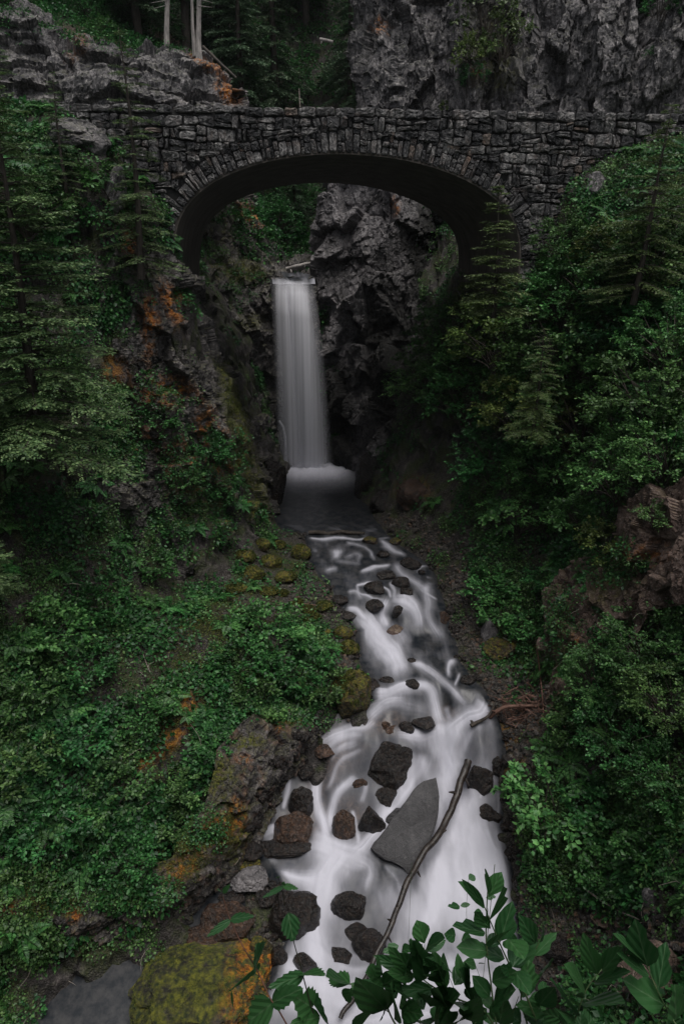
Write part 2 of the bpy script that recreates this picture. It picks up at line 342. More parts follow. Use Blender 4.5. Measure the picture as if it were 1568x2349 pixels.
K += [  # camera ledge, its drop, sides, hill behind, pier feet, gorge above the falls
    (0, 0, -1.75), (6, 0, -1.6), (-6, 0, -1.8), (0, -10, -1.2), (15, -10, 0), (-15, -10, 0), (0, 1.0, -1.8), (3, 1.1, -1.8), (-3, 1.0, -1.8), (0, 2.6, -8), (4, 2.8, -8), (-4, 2.8, -8.5), (0, 8, -18), (0, 12, -22.6), (4, 8, -15.5), (-4, 9, -19.5),
    (9, 8, -14), (-9, 10, -19), (16, 3, -2), (-16, 4, -3), (-22, 12, -4), (18, 12, -3), (-14, 12, -14), (-26, 20, 2), (24, 18, 0), (30, 32, 5), (22, 30, 2.0), (-20, 33, 6), (-32, 32, 9),
    (-8.6, 36, -1.6), (-9.0, 44, -2), (-8.2, 40, -2.2), (8.3, 36.5, -3), (7.0, 43.0, -3), (7.0, 47, -1), (10, 40, 0), (-12, 40, 2.5), (-7.5, 46.5, -4), (-7.0, 50, -4), (-5.2, 44, -13), (-5.4, 48, -13), (-4.9, 40.5, -14),
    (2.2, 44, -13.6), (2.2, 48, -13.4), (3.6, 46, -10), (4.6, 44, -8), (3.0, 51, -12), (-5.4, 51, -12),
    (-3.6, 53.2, -1.0), (-1.6, 53.2, -1.0), (-2.6, 52.4, -13.5), (-4.5, 52.3, -13), (0, 52.3, -13), (-3.0, 58, -0.4), (-3.5, 66, 1.5), (-6.8, 53.5, 2), (-9, 55, 5), (-12, 50, 5.5), (1.5, 54, 0.5), (5, 54, 3), (12, 50, 5.5), (20, 50, 6), (-20, 50, 6.5), (12, 43, 5.2), (-14, 44, 5.2), (20, 43, 5.4),
    (-9, 62, 8), (-14, 60, 14), (-20, 58, 16), (-30, 58, 18), (1, 62, 3), (4, 66, 10), (-5, 72, 8), (-10, 74, 17), (3, 78, 20), (0, 90, 38), (-20, 90, 42), (20, 90, 46), (20, 64, 30), (12, 66, 30), (35, 60, 34), (-40, 80, 40), (40, 90, 50), (-35, 50, 15), (38, 45, 12), (-40, 10, 8), (40, 10, 8), (-30, 0, 2), (30, 0, 3)]
K = np.array(K, float)
# linear-kernel interpolation, with a touch of smoothing
_D = np.linalg.norm(K[:, None, :2]-K[None, :, :2], axis=2); _n = len(K)
_A = np.zeros((_n+3, _n+3)); _A[:_n, :_n] = _D - 0.08*np.eye(_n)*0 ; _A[:_n, _n] = 1; _A[:_n, _n+1:] = K[:, :2]; _A[_n:, :_n] = _A[:_n, _n:].T
_A[:_n, :_n] += -0.05*np.eye(_n)
_w = np.linalg.solve(_A, np.r_[K[:, 2], 0, 0, 0])
def ground_z(x, y):
    x = np.atleast_1d(x).astype(float); y = np.atleast_1d(y).astype(float); out = np.empty(len(x))
    for s in range(0, len(x), 20000):
        d = np.hypot(x[s:s+20000, None]-K[None, :, 0], y[s:s+20000, None]-K[None, :, 1])
        out[s:s+20000] = d @ _w[:_n] + _w[_n] + _w[_n+1]*x[s:s+20000] + _w[_n+2]*y[s:s+20000]
    return out
def axis(breaks):
    out = [breaks[0][0]]
    for (a, b, st) in breaks: out += list(np.linspace(a, b, max(2, int(round((b-a)/st))+1))[1:])
    return np.array(out)
XS = axis([(-45, -16, .8), (-16, 14, .14), (14, 45, .8)]); YS = axis([(-14, 1, .7), (1, 13, .35), (13, 40, .14), (40, 56, .28), (56, 100, .9)])
gx, gy = np.meshgrid(XS, YS); g = np.stack([gx.ravel(), gy.ravel()], 1)
gz = ground_z(g[:, 0], g[:, 1]); G = np.c_[g, gz]
# how far each ground point stands above the water, to keep the bed and the banks calm and the walls craggy
zz = gz.reshape(gx.shape); dzy, dzx = np.gradient(zz, YS, XS); slope = np.hypot(dzx, dzy).ravel()
nrm = np.stack([-dzx.ravel(), -dzy.ravel(), np.ones(len(G))], 1); nrm /= np.linalg.norm(nrm, axis=1)[:, None]
steep = np.clip((slope-0.9)/1.5, 0, 1)
c1, e1 = cells(G, (1.6, 1.6, 1.3), 11, 0.5, 0.9, 0.35, 0.12)
c2, e2 = cells(G, (0.5, 0.5, 0.4), 23, 0.6, 0.8, 0.2, 0.12)
lum = fbm(G*0.35, 4, 5)
above = np.clip((gz - water_z(g[:, 1]))/0.8, 0, 1)
near_cam = np.clip((g[:, 1]-1.5)/4, 0, 1)
d = steep*(0.5*c1 + 0.35*c2) + (1-steep)*(0.28*lum + 0.25*c2)*above
G = G + nrm*(d*near_cam)[:, None]
terr_me = mesh_np('ravine_ground', G, grid_faces(len(YS), len(XS)), False, {'steep': steep})
t = NT('ravine_ground'); co = t.coord()
n1 = t.noise(co, 1.1, 6, 0.6); n2 = t.noise(co, 12, 6, 0.7); n3 = t.voro(co, 16)
soil = t.mix(t.ramp(n3, [(0.1, 0.0), (0.5, 1.0)]), (0.05, 0.042, 0.036), (0.014, 0.011, 0.009))
soil = t.mix(t.ramp(n2, [(0.5, 0.0), (0.62, 1.0)]), soil, (0.09, 0.08, 0.075))
rockc = t.ramp(t.noise(co, 3.2, 8, 0.7), [(0.36, (0.010, 0.009, 0.009)), (0.52, (0.04, 0.035, 0.033)), (0.68, (0.12, 0.105, 0.10))])
c = t.mix(t.attr('steep'), soil, rockc)
ms = t.math('MULTIPLY', t.ramp(n1, [(0.45, 0.0), (0.6, 1.0)]), 0.75)
c = t.mix(ms, c, t.mix(t.ramp(n2, [(0.4, 0.0), (0.6, 1.0)]), (0.014, 0.028, 0.008), (0.05, 0.06, 0.012)))
c = t.mix(t.math('MULTIPLY', t.attr('rust'), t.ramp(t.noise(co, 4, 6, 0.7), [(0.42, 0.0), (0.55, 1.0)]), True), c, t.mix(t.ramp(n2, [(0.4, 0.0), (0.6, 1.0)]), (0.14, 0.045, 0.006), (0.32, 0.15, 0.015)))
c = t.mix(t.math('MULTIPLY', t.attr('dirt'), t.ramp(t.noise(co, 3, 6, 0.7), [(0.36, 0.0), (0.5, 1.0)]), True), c, t.ramp(n2, [(0.3, (0.07, 0.045, 0.035)), (0.7, (0.24, 0.17, 0.135))]))
h = t.math('ADD', n2, t.math('MULTIPLY', n3, 0.8))
M['ground'] = t.fin(c, t.ramp(n2, [(0.3, 0.9), (0.7, 0.55)]), t.bump(h, 0.9, 0.07), 0.4)

# rusty and dirt patches given as places on the picture's bearings, stored as distance fields on the ground
def paint_attr(me, blobs, name):
    n = len(me.vertices); co_ = np.empty(n*3, np.float32); me.vertices.foreach_get('co', co_); co_ = co_.reshape(-1, 3).astype(float)
    u, v = proj(co_); ok = (co_[:, 1]*cp - co_[:, 2]*sp) > 5; w = np.zeros(n)
    wob = 1 + 0.6*fbm(co_*0.9, 3, 77)
    for (a, b, ru, rv, rot, k) in blobs:
        ca, sa = math.cos(R(rot)), math.sin(R(rot)); du = u-a; dv = v-b
        x = (du*ca + dv*sa)/ru; y = (-du*sa + dv*ca)/rv
        w = np.maximum(w, k*np.clip(1.6-1.3*np.sqrt(x*x+y*y)*wob, 0, 1)*ok)
    at = me.attributes.get(name) or me.attributes.new(name, 'FLOAT', 'POINT'); at.data.foreach_set('value', w.astype(np.float32))
RUST = [(390, 1700, 60, 20, -50, 1), (430, 1600, 24, 40, -20, 1), (350, 1640, 40, 12, -55, .8), (330, 1750, 60, 10, -35, 1), (640, 1665, 18, 30, 0, 1), (560, 1730, 20, 20, 0, .7), (545, 1865, 20, 30, 0, 1), (500, 1900, 35, 45, -40, 1),
        (430, 1990, 40, 25, -30, .9), (20, 2080, 30, 20, 0, .8), (170, 2090, 20, 20, 0, .8), (385, 680, 22, 45, -20, 1), (350, 740, 20, 60, 0, .9), (260, 850, 30, 40, 0, .9), (380, 900, 60, 40, 0, .8), (480, 960, 25, 50, 0, .7), (330, 930, 40, 20, 0, .7),
        (290, 1030, 20, 15, 0, .7), (300, 560, 20, 30, 0, .9), (1180, 1760, 22, 30, 0, 1), (1190, 1640, 60, 40, 0, .5), (1150, 1480, 40, 30, 0, .4), (1500, 1280, 60, 30, 0, .6), (1160, 1690, 40, 30, 0, .7), (600, 1780, 14, 50, 20, .7), (950, 1120, 40, 30, 0, .4), (230, 1480, 14, 14, 0, .5)]
DIRT = [(1500, 1260, 70, 110, 20, 1), (1540, 1150, 40, 50, 0, 1), (1380, 1300, 50, 60, 0, .8), (1340, 1400, 25, 90, 5, .7), (1270, 1480, 22, 120, 4, .8), (1450, 2260, 120, 90, 0, .7), (300, 90, 200, 30, 5, 1)]
paint_attr(terr_me, RUST, 'rust'); paint_attr(terr_me, DIRT, 'dirt')
terrain = tag(obj('ground', terr_me, M['ground']), kind='structure')

# ------------------------------------------------------------ rock bodies: sheets lofted between surveyed outlines, broken into facets
def loft(name, sections, nu, nv, mat, s=0, big=(1.4, 1.1, 1.5), small=(0.45, 0.4, 0.45), a1=0.8, a2=0.6, kind='structure', lum_=0.4, bu=None, blobs_m=None, rot=None, smooth=False, wet=None):
    secs = [interp_poly(np.array(q, float), nv) for q in sections]; S = np.array(secs)       # (k, nv, 3)
    S = np.stack([interp_poly(S[:, j], nu) for j in range(nv)], 1)                           # (nu, nv, 3)
    du = np.gradient(S, axis=0); dv = np.gradient(S, axis=1); n = -np.cross(du, dv); n /= np.linalg.norm(n, axis=2)[..., None]+1e-9
    p = S.reshape(-1, 3); n = n.reshape(-1, 3)
    a, e = cells(p + 0.35*np.stack([fbm(p*0.6, 3, s+40+k) for k in range(3)], 1), big, s, 0.75, 1.2, 0.10, 0.05)
    b, e2_ = cells(p + 0.12*np.stack([fbm(p*1.7, 2, s+50+k) for k in range(3)], 1), small, s+9, 0.8, 1.0, 0.12, 0.08)
    c3_, e3_ = cells(p + 0.05*np.stack([fbm(p*4, 2, s+60+k) for k in range(3)], 1), np.array(small)*.42, s+19, 0.7, 1.0, 0.2, 0.1)
    l = fbm(p*0.3, 3, s+3); rg = fbm(p*np.array([1.3, 1.3, .8]), 5, s+5)
    q = p + n*(a1*a + a2*b + a2*1.0*c3_ + lum_*l + 0.28*rg*min(1, a1*1.5))[:, None]
    me = mesh_np(name, q, grid_faces(nu, nv)[:, ::-1], smooth)
    if bu: paint_attr(me, bu, 'rust')
    if blobs_m: paint_attr(me, blobs_m, 'moss')
    if wet: paint_attr(me, wet, 'wetrock')  # mask of patches mixed towards a near-black rock tone
    return tag(obj(name, me, mat), kind=kind)
def V(*pts): return [tuple(P(u, v, y=y)) for (u, v, y) in pts]
# top left outcrop behind the bridge, cap of bare dirt running back to the trees
M['outcrop'] = M['cliff']
def sec(u, y, vs, back=(4, 1.2)):
    pts = [P(u, v, y=yy) for v, yy in vs]; b = pts[0]
    return [tuple(b + np.array([0, back[0], back[1]])), tuple(b + np.array([0, 1.2, 0.3]))] + [tuple(q) for q in pts]
loft('rock_outcrop', [sec(-260, 47, [(0, 46), (140, 45), (400, 44)]), sec(-60, 47, [(20, 47), (150, 46), (400, 44.5)]), sec(60, 48, [(45, 48), (180, 46.2), (400, 45)]), sec(135, 48, [(112, 47.6), (200, 46.4), (400, 45)]),
     sec(250, 48, [(124, 48), (210, 46.6), (400, 45.4)]), sec(360, 48, [(130, 48.5), (200, 47.0), (400, 46)]), sec(440, 49, [(152, 48.8), (210, 47.6), (400, 46.6)]), sec(500, 49, [(178, 49), (230, 48.0), (400, 47)]),
     sec(535, 49, [(200, 50), (240, 49.4), (400, 48)], (3, 0)), [tuple(P(560, 250, y=54)), tuple(P(560, 250, y=53.6)), tuple(P(550, 250, y=53)), tuple(P(545, 300, y=52)), tuple(P(545, 400, y=51))]],
     300, 110, M['cliff'], 3, (2.3, 1.8, 1.0), (0.7, 0.6, 0.42), 0.8, 0.45, bu=[(520, 210, 22, 40, -30, 1), (470, 140, 60, 12, 30, .8), (180, 90, 25, 60, 20, .4)])
# right hand cliff above the bridge, leaning away out of sight
def csec(u, y, yt, vt=-330, vb=470): return [tuple(P(u, vt, y=yt)), tuple(P(u, 0, y=y+0.8)), tuple(P(u, 160, y=y)), tuple(P(u, vb, y=y-0.3))]
loft('cliff', [[tuple(P(800, -330, y=66)), tuple(P(830, 60, y=62)), tuple(P(822, 160, y=60)), tuple(P(815, 470, y=59))],
     [tuple(P(850, -330, y=60)), tuple(P(862, 20, y=55.5)), tuple(P(852, 160, y=54)), tuple(P(845, 470, y=53))],
     csec(905, 53, 56), csec(935, 54.2, 57), csec(1030, 53.6, 58), csec(1075, 52, 56), csec(1150, 52.4, 56), csec(1230, 51, 55), csec(1330, 50.2, 54), csec(1400, 49.4, 53), csec(1500, 48.6, 52), csec(1660, 47, 50), csec(1900, 44, 47)],
     420, 190, M['cliff'], 17, (1.6, 1.6, 3.2), (0.6, 0.6, 1.0), 0.6, 0.42, lum_=0.7, bu=[(870, 60, 20, 20, 0, .8), (1090, 165, 14, 12, 0, .8)], blobs_m=[(1130, 120, 70, 90, 0, .6)])
# pale cliff seen under the arch, right of the falls
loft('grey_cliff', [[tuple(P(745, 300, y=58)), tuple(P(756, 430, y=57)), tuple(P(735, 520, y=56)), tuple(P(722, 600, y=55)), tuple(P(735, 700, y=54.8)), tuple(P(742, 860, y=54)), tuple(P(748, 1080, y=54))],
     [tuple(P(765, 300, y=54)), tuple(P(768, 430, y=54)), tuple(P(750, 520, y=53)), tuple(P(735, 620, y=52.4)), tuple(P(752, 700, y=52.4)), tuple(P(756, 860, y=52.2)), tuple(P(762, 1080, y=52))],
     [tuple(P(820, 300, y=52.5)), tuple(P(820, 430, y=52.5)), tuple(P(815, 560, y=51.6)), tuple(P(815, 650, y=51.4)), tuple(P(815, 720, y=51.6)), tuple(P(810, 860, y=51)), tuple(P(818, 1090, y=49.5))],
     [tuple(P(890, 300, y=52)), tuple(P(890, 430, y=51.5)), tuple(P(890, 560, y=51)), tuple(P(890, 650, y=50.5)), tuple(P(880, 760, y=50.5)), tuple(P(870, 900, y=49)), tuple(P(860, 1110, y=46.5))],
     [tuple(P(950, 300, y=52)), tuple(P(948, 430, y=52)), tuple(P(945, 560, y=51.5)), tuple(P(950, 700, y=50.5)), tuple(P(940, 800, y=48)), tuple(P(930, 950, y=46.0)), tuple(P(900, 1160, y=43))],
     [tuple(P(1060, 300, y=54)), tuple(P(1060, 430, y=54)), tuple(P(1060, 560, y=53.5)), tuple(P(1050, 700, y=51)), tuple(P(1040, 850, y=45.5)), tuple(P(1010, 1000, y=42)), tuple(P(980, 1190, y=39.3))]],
     200, 260, None, 29, (2.0, 2.0, 2.6), (0.6, 0.6, 0.8), 0.5, 0.35, lum_=0.4, wet=[(900, 860, 110, 250, 0, 1), (985, 620, 70, 260, 0, 1), (770, 980, 60, 190, 0, 1), (890, 700, 40, 90, 0, .7)], bu=[(905, 470, 14, 30, 0, .8)])  # last patches darken the right side and foot of the cliff
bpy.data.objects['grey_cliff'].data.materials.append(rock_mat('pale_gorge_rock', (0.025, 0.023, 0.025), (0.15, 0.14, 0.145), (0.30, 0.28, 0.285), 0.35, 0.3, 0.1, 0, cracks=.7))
# dark wall left of the falls and mossy ledges over it
loft('gorge_wall', [[tuple(P(430, 380, y=50)), tuple(P(430, 700, y=47)), tuple(P(470, 1000, y=43)), tuple(P(590, 1210, y=40))],
     [tuple(P(500, 380, y=54)), tuple(P(500, 560, y=51)), tuple(P(500, 640, y=49)), tuple(P(530, 900, y=47)), tuple(P(600, 1200, y=43))],
     [tuple(P(560, 400, y=57)), tuple(P(565, 560, y=54)), tuple(P(575, 620, y=52)), tuple(P(590, 900, y=50.5)), tuple(P(625, 1120, y=47))],
     [tuple(P(600, 520, y=60)), tuple(P(600, 590, y=54.5)), tuple(P(618, 632, y=52.2)), tuple(P(630, 900, y=52.0)), tuple(P(640, 1080, y=51))],
     [tuple(P(650, 590, y=60)), tuple(P(650, 606, y=54.6)), tuple(P(655, 634, y=52.35)), tuple(P(680, 900, y=52.6)), tuple(P(690, 1080, y=52.4))],
     [tuple(P(716, 590, y=60)), tuple(P(716, 606, y=54.6)), tuple(P(725, 634, y=52.3)), tuple(P(745, 900, y=52.6)), tuple(P(755, 1080, y=52.4))]],
     150, 220, M['wall_rock'], 31, (1.3, 1.3, 1.5), (0.45, 0.45, 0.5), 0.55, 0.45, lum_=0.2, bu=[(590, 500, 40, 30, 0, .9), (560, 480, 20, 30, 0, .6)], blobs_m=[(550, 620, 60, 25, 0, .9), (560, 740, 60, 20, 0, .5), (500, 520, 40, 60, 0, .4)])
# left buttress of rock from the bridge foot down to the pool
loft('rock_buttress', [V((180, 560, 31.6), (180, 800, 30.0), (200, 1100, 27.6), (230, 1300, 26.6)),
     V((290, 520, 31.8), (290, 700, 30.8), (290, 950, 29.8), (300, 1150, 28.8), (330, 1330, 28.4)),
     V((350, 560, 32.4), (345, 700, 31.2), (350, 830, 30.8), (370, 1000, 30.6), (400, 1160, 30.4), (430, 1350, 30.4)),
     V((405, 600, 33.0), (405, 700, 31.9), (415, 830, 31.6), (440, 900, 31.8), (470, 1080, 32.0), (520, 1290, 33)),
     V((425, 640, 34.2), (445, 740, 33.4), (460, 830, 33.0), (500, 900, 33.3), (545, 1060, 34.2), (580, 1250, 35.6)),
     V((430, 640, 38), (468, 760, 36.5), (490, 860, 36.0), (545, 960, 37.0), (590, 1080, 38.5), (615, 1225, 38.5)),
     V((440, 640, 44), (490, 760, 42), (520, 880, 42.5), (580, 1000, 43), (625, 1080, 43), (640, 1200, 42))],
     230, 260, M['wall_rock'], 41, (1.2, 1.2, 1.5), (0.42, 0.42, 0.5), 0.6, 0.4,
     bu=[(390, 690, 22, 60, -20, 1), (345, 740, 25, 70, 0, .9), (260, 860, 40, 50, 0, .9), (380, 900, 60, 40, 0, .8), (470, 980, 35, 60, 0, .8), (320, 1000, 60, 40, 0, .5), (510, 1050, 40, 60, 0, .6), (300, 560, 25, 40, 0, .8), (420, 1060, 50, 70, 0, .5)],
     blobs_m=[(540, 950, 22, 110, -15, .9), (590, 1150, 25, 90, -10, .9), (480, 1180, 80, 60, 0, .7), (350, 620, 50, 20, 0, .5), (560, 1080, 30, 70, 0, .7)])
# pale face and undercut of the mossy bluff on the near left bank
loft('bluff_face', [V((-260, 1980, 15.9), (-260, 2100, 15.6), (-260, 2200, 15.9), (-260, 2380, 15.6)),
     V((-60, 2020, 16.7), (-60, 2085, 16.1), (-40, 2150, 16.1), (-30, 2270, 16.2), (-30, 2330, 16.3)),
     V((150, 2050, 17.1), (160, 2110, 16.6), (150, 2150, 16.6), (140, 2250, 16.8), (140, 2300, 16.9)),
     V((300, 2000, 17.9), (300, 2095, 17.1), (310, 2150, 17.3), (330, 2210, 17.6), (330, 2260, 17.6)),
     V((390, 1970, 18.3), (400, 2060, 17.5), (420, 2080, 17.9), (450, 2120, 18.4), (460, 2170, 18.2)),
     V((470, 1850, 19.4), (480, 1950, 18.5), (500, 1990, 18.9), (520, 2030, 19.3), (530, 2080, 19.2)),
     V((500, 1720, 20.9), (530, 1830, 20.0), (560, 1890, 20.0), (578, 1930, 20.6), (575, 1990, 20.6)),
     V((560, 1650, 22.4), (600, 1720, 21.6), (625, 1790, 21.5), (625, 1840, 22.0), (625, 1880, 22.0)),
     V((620, 1620, 23.8), (655, 1670, 23.2), (690, 1690, 23.2), (695, 1720, 23.4), (690, 1760, 23.4)),
     V((720, 1610, 25), (760, 1640, 24.6), (770, 1655, 24.6), (772, 1670, 24.7), (770, 1690, 24.7))],
     420, 110, None, 51, (0.95, 0.95, 0.8), (0.3, 0.3, 0.26), 0.35, 0.35, lum_=0.15,
     bu=[(640, 1660, 16, 26, 10, 1), (560, 1740, 25, 14, 0, .7), (545, 1865, 18, 40, -10, 1), (500, 1905, 40, 40, -40, 1), (430, 1985, 50, 25, -35, .8), (20, 2070, 40, 16, 0, .9), (170, 2090, 16, 24, 0, .9)],
     blobs_m=[(570, 1700, 40, 24, 0, .9), (660, 1650, 60, 20, 0, .9), (500, 1780, 40, 60, 0, .9), (430, 1960, 90, 45, -40, 1), (540, 1900, 30, 70, 0, 1), (350, 2040, 100, 20, -20, .8), (100, 2080, 160, 20, 0, .6)])
bpy.data.objects['bluff_face'].data.materials.append(rock_mat('bluff_rock', (0.008, 0.007, 0.007), (0.050, 0.045, 0.045), (0.20, 0.18, 0.178), 0.5, 0.25, 0.35, 0.0, rough=0.7, scale=1.6, tint=0.35))
# pink weathered outcrops on the right
loft('right_outcrop', [V((1240, 1330, 27.5), (1250, 1420, 25.8), (1255, 1520, 24.6), (1262, 1640, 23.2)),
     V((1300, 1300, 26.2), (1310, 1400, 24.4), (1318, 1500, 23.2), (1330, 1600, 22.0)),
     V((1345, 1285, 25.4), (1340, 1330, 24.4), (1360, 1430, 22.8), (1380, 1560, 21.4)),
     V((1410, 1240, 24.2), (1425, 1300, 22.9), (1440, 1390, 21.8), (1450, 1500, 20.8)),
     V((1430, 1170, 24), (1450, 1240, 22.3), (1470, 1310, 21.4), (1490, 1400, 20.7)),
     V((1500, 1130, 22.6), (1510, 1210, 21.2), (1530, 1290, 20.4), (1545, 1390, 19.8)),
     V((1570, 1090, 21.6), (1580, 1160, 20.1), (1590, 1260, 19.2), (1600, 1380, 18.6)),
     V((1700, 1050, 20), (1720, 1150, 18.6), (1720, 1300, 17.6), (1720, 1400, 17.2))],
     210, 130, M['pink_rock'], 61, (1.3, 1.3, 1.2), (0.4, 0.4, 0.4), 0.35, 0.25, bu=[(1480, 1270, 60, 30, 0, .6), (1320, 1480, 20, 40, 0, .5)], blobs_m=[(1400, 1330, 60, 60, 0, .5), (1290, 1500, 30, 120, 0, .6)])

# ray test against everything solid built so far
def solid_tree():
    vs, fs, n = [], [], 0
    for o in C.objects:
        if o.type == 'MESH' and o.get('kind') == 'structure' and not o.name.startswith(('stream', 'waterfall')):
            m = o.data; a = np.empty(len(m.vertices)*3, np.float32); m.vertices.foreach_get('co', a); a = a.reshape(-1, 3)
            b = np.empty(len(m.loops), np.int32); m.loops.foreach_get('vertex_index', b); b = b.reshape(-1, 4)
            vs.append(a); fs.append(b+n); n += len(a)
    return BVHTree.FromPolygons(np.vstack(vs).tolist(), np.vstack(fs).tolist())
BVH = solid_tree()
def hit(u, v, bias=0.0):
    d = Vector(ray(u, v)); d.normalize(); loc, nn, _, dist = BVH.ray_cast(d*3.0, d, 200)
    if loc is None: return None, None
    loc = loc - d*bias
    if nn.dot(d) > 0: nn = -nn
    return np.array(loc), np.array(nn)
# ------------------------------------------------------------ stone arch bridge
YAW = R(5.3); BX = np.array([math.cos(YAW), math.sin(YAW), 0]); BY = np.array([-math.sin(YAW), math.cos(YAW), 0]); BO = np.array([0, 34.0, 0])
def face_pt(u, v):
    d = ray(u, v); k = (BO @ BY)/(d @ BY); q = d*k - BO
    return np.array([q @ BX, q[2]])
WID = 11.6
arch_px = [(402, 760), (398, 660), (396, 600), (400, 545), (412, 500), (435, 462), (475, 425), (530, 396), (600, 372), (680, 357), (760, 351), (840, 354), (920, 364), (1000, 384), (1065, 410), (1120, 442), (1160, 478), (1184, 520), (1193, 570), (1190, 640), (1186, 740)]
arch = smooth_poly([face_pt(u, v) for u, v in arch_px], 160)
top_l = face_pt(390, 241); top_r = face_pt(1568, 262)
def top_z(X): return top_l[1] + (X-top_l[0])*(top_r[1]-top_l[1])/(top_r[0]-top_l[0])
XL = face_pt(120, 250)[0]; XR = face_pt(1568, 262)[0] + 4.5
ax0, ax1 = arch[0], arch[-1]
ftop = arch[:, 1].max()
bridge = empty('stone_bridge', tuple(BO + BY*0), YAW, label='dark rubble stone arch road bridge spanning the gorge above the waterfall', category='bridge')
def arch_band(t0, t1):      # offset of the intrados outward
    d = np.gradient(arch, axis=0); d /= np.linalg.norm(d, axis=1)[:, None]; n = np.stack([-d[:, 1], d[:, 0]], 1)
    return arch + n*t0, arch + n*t1, n
_, ext, anrm = arch_band(0, 1.0)
ZB = -4.5
# solid spandrel core: front and back faces with the arch cut out, soffit vault, top
def core():
    mb = MB(); xs = np.r_[np.linspace(XL, arch[0, 0]-0.02, 12)]
    for yy in (0.10, WID-0.10):
        for a, b in ((XL, ax0[0]), (ax1[0], XR)):
            q = np.array([[a, yy, ZB], [b, yy, ZB], [b, yy, top_z(b)-0.12], [a, yy, top_z(a)-0.12]]); mb.add(q, [[0, 1, 2, 3]])
        n = len(arch); lo = np.c_[arch[:, 0], np.full(n, yy), arch[:, 1]]; hi = np.c_[arch[:, 0], np.full(n, yy), top_z(arch[:, 0])-0.12]
        i = np.arange(n-1); mb.add(np.vstack([lo, hi]), np.stack([i, i+1, n+i+1, n+i], 1))
        for a, b in ((ax0, XL), (ax1, XR)): pass
    # ends and top (roadway lies lower between parapets)
    for X0 in (XL, XR):
        mb.add([[X0, 0.1, ZB], [X0, WID-.1, ZB], [X0, WID-.1, top_z(X0)-1.0], [X0, .1, top_z(X0)-1.0]], [[0, 1, 2, 3]])
    for y0, y1 in ((0.1, 0.62), (WID-0.62, WID-0.1)):
        mb.add([[XL, y0, top_z(XL)-.12], [XR, y0, top_z(XR)-.12], [XR, y1, top_z(XR)-.12], [XL, y1, top_z(XL)-.12]], [[0, 1, 2, 3]])
        yi = y1 if y0 < 1 else y0
        mb.add([[XL, yi, top_z(XL)-.12], [XR, yi, top_z(XR)-.12], [XR, yi, top_z(XR)-1.1], [XL, yi, top_z(XL)-1.1]], [[0, 1, 2, 3]])
    return mb.mesh('masonry_core')
obj('masonry_core', core(), M['mortar'], bridge)
mb = MB(); y0, y1 = 0.62, WID-0.62
mb.add([[XL, y0, top_z(XL)-1.0], [XR, y0, top_z(XR)-1.0], [XR, y1, top_z(XR)-1.0], [XL, y1, top_z(XL)-1.0]], [[0, 1, 2, 3]])
obj('roadway', mb.mesh('roadway'), M['asphalt'], bridge)
# vault: concrete lining, a hair inside the ring, with board marks as slight steps
n = len(arch); ys = np.linspace(0.02, WID-0.02, 40); inner = arch - anrm*0.03
v = np.array([[p[0], y, p[1]] for y in ys for p in (inner + anrm*(-0.015))]); obj('vault_soffit', mesh_np('vault_soffit', v, grid_faces(len(ys), n), True), M['concrete'], bridge)
i0 = inner-anrm*0.015; i1 = inner + anrm*0.13
v = np.vstack([np.c_[i0[:, 0], np.full(n, 0.02), i0[:, 1]], np.c_[i1[:, 0], np.full(n, 0.02), i1[:, 1]]]); i = np.arange(n-1)
obj('vault_edge', mesh_np('vault_edge', v, np.stack([i, i+1, n+i+1, n+i], 1)), M['concrete'], bridge)

br = np.random.default_rng(21)
def stone_mesh(poly, depth=0.09, name='stone'):
    """poly: 4 corners (X, Z) anticlockwise -> rounded uneven block standing out of the wall"""
    poly = np.array(poly, float); c = poly.mean(0); out = []
    for k in range(4):
        a, b = poly[k], poly[(k+1) % 4]; e = b-a; L = np.linalg.norm(e); 
        r0, r1 = br.uniform(.08, .22), br.uniform(.78, .92)
        nn = np.array([e[1], -e[0]])/max(L, 1e-6)
        out += [a+e*r0, a+e*br.uniform(.4, .6) + nn*br.uniform(-.05, .035)*min(L, .6), a+e*r1]
    o = np.array(out); o = c + (o-c)*br.uniform(.955, 1.0, (len(o), 1)); k = len(o)
    rings = [(1.0, 0.13), (1.0, -depth*0.2), (0.86, -depth*br.uniform(.85, 1.05)), (0.45, -depth*br.uniform(.9, 1.3))]
    tilt = br.normal(0, .14, 2); v = []
    for s_, yy in rings:
        q = c + (o-c)*s_
        y_ = yy + (q-c) @ tilt*(yy < 0) + br.normal(0, .020, k)*(yy < 0)
        v.append(np.c_[q[:, 0], y_, q[:, 1]])
    v.append([[c[0], -depth*br.uniform(.9, 1.3), c[1]]])
    v = np.vstack(v); v[:, 1] = np.minimum(v[:, 1], 0.13); m = np.arange(k); f = []
    for r_ in range(3): f.append(np.stack([r_*k+m, r_*k+(m+1) % k, (r_+1)*k+(m+1) % k, (r_+1)*k+m], 1))
    f4 = np.vstack(f)[:, ::-1]; f3 = np.stack([3*k+m, 3*k+(m+1) % k, np.full(k, 4*k)], 1)[:, ::-1]
    return v, f4, f3, abs(np.cross(poly[2]-poly[0], poly[3]-poly[1]))/2
stones = []
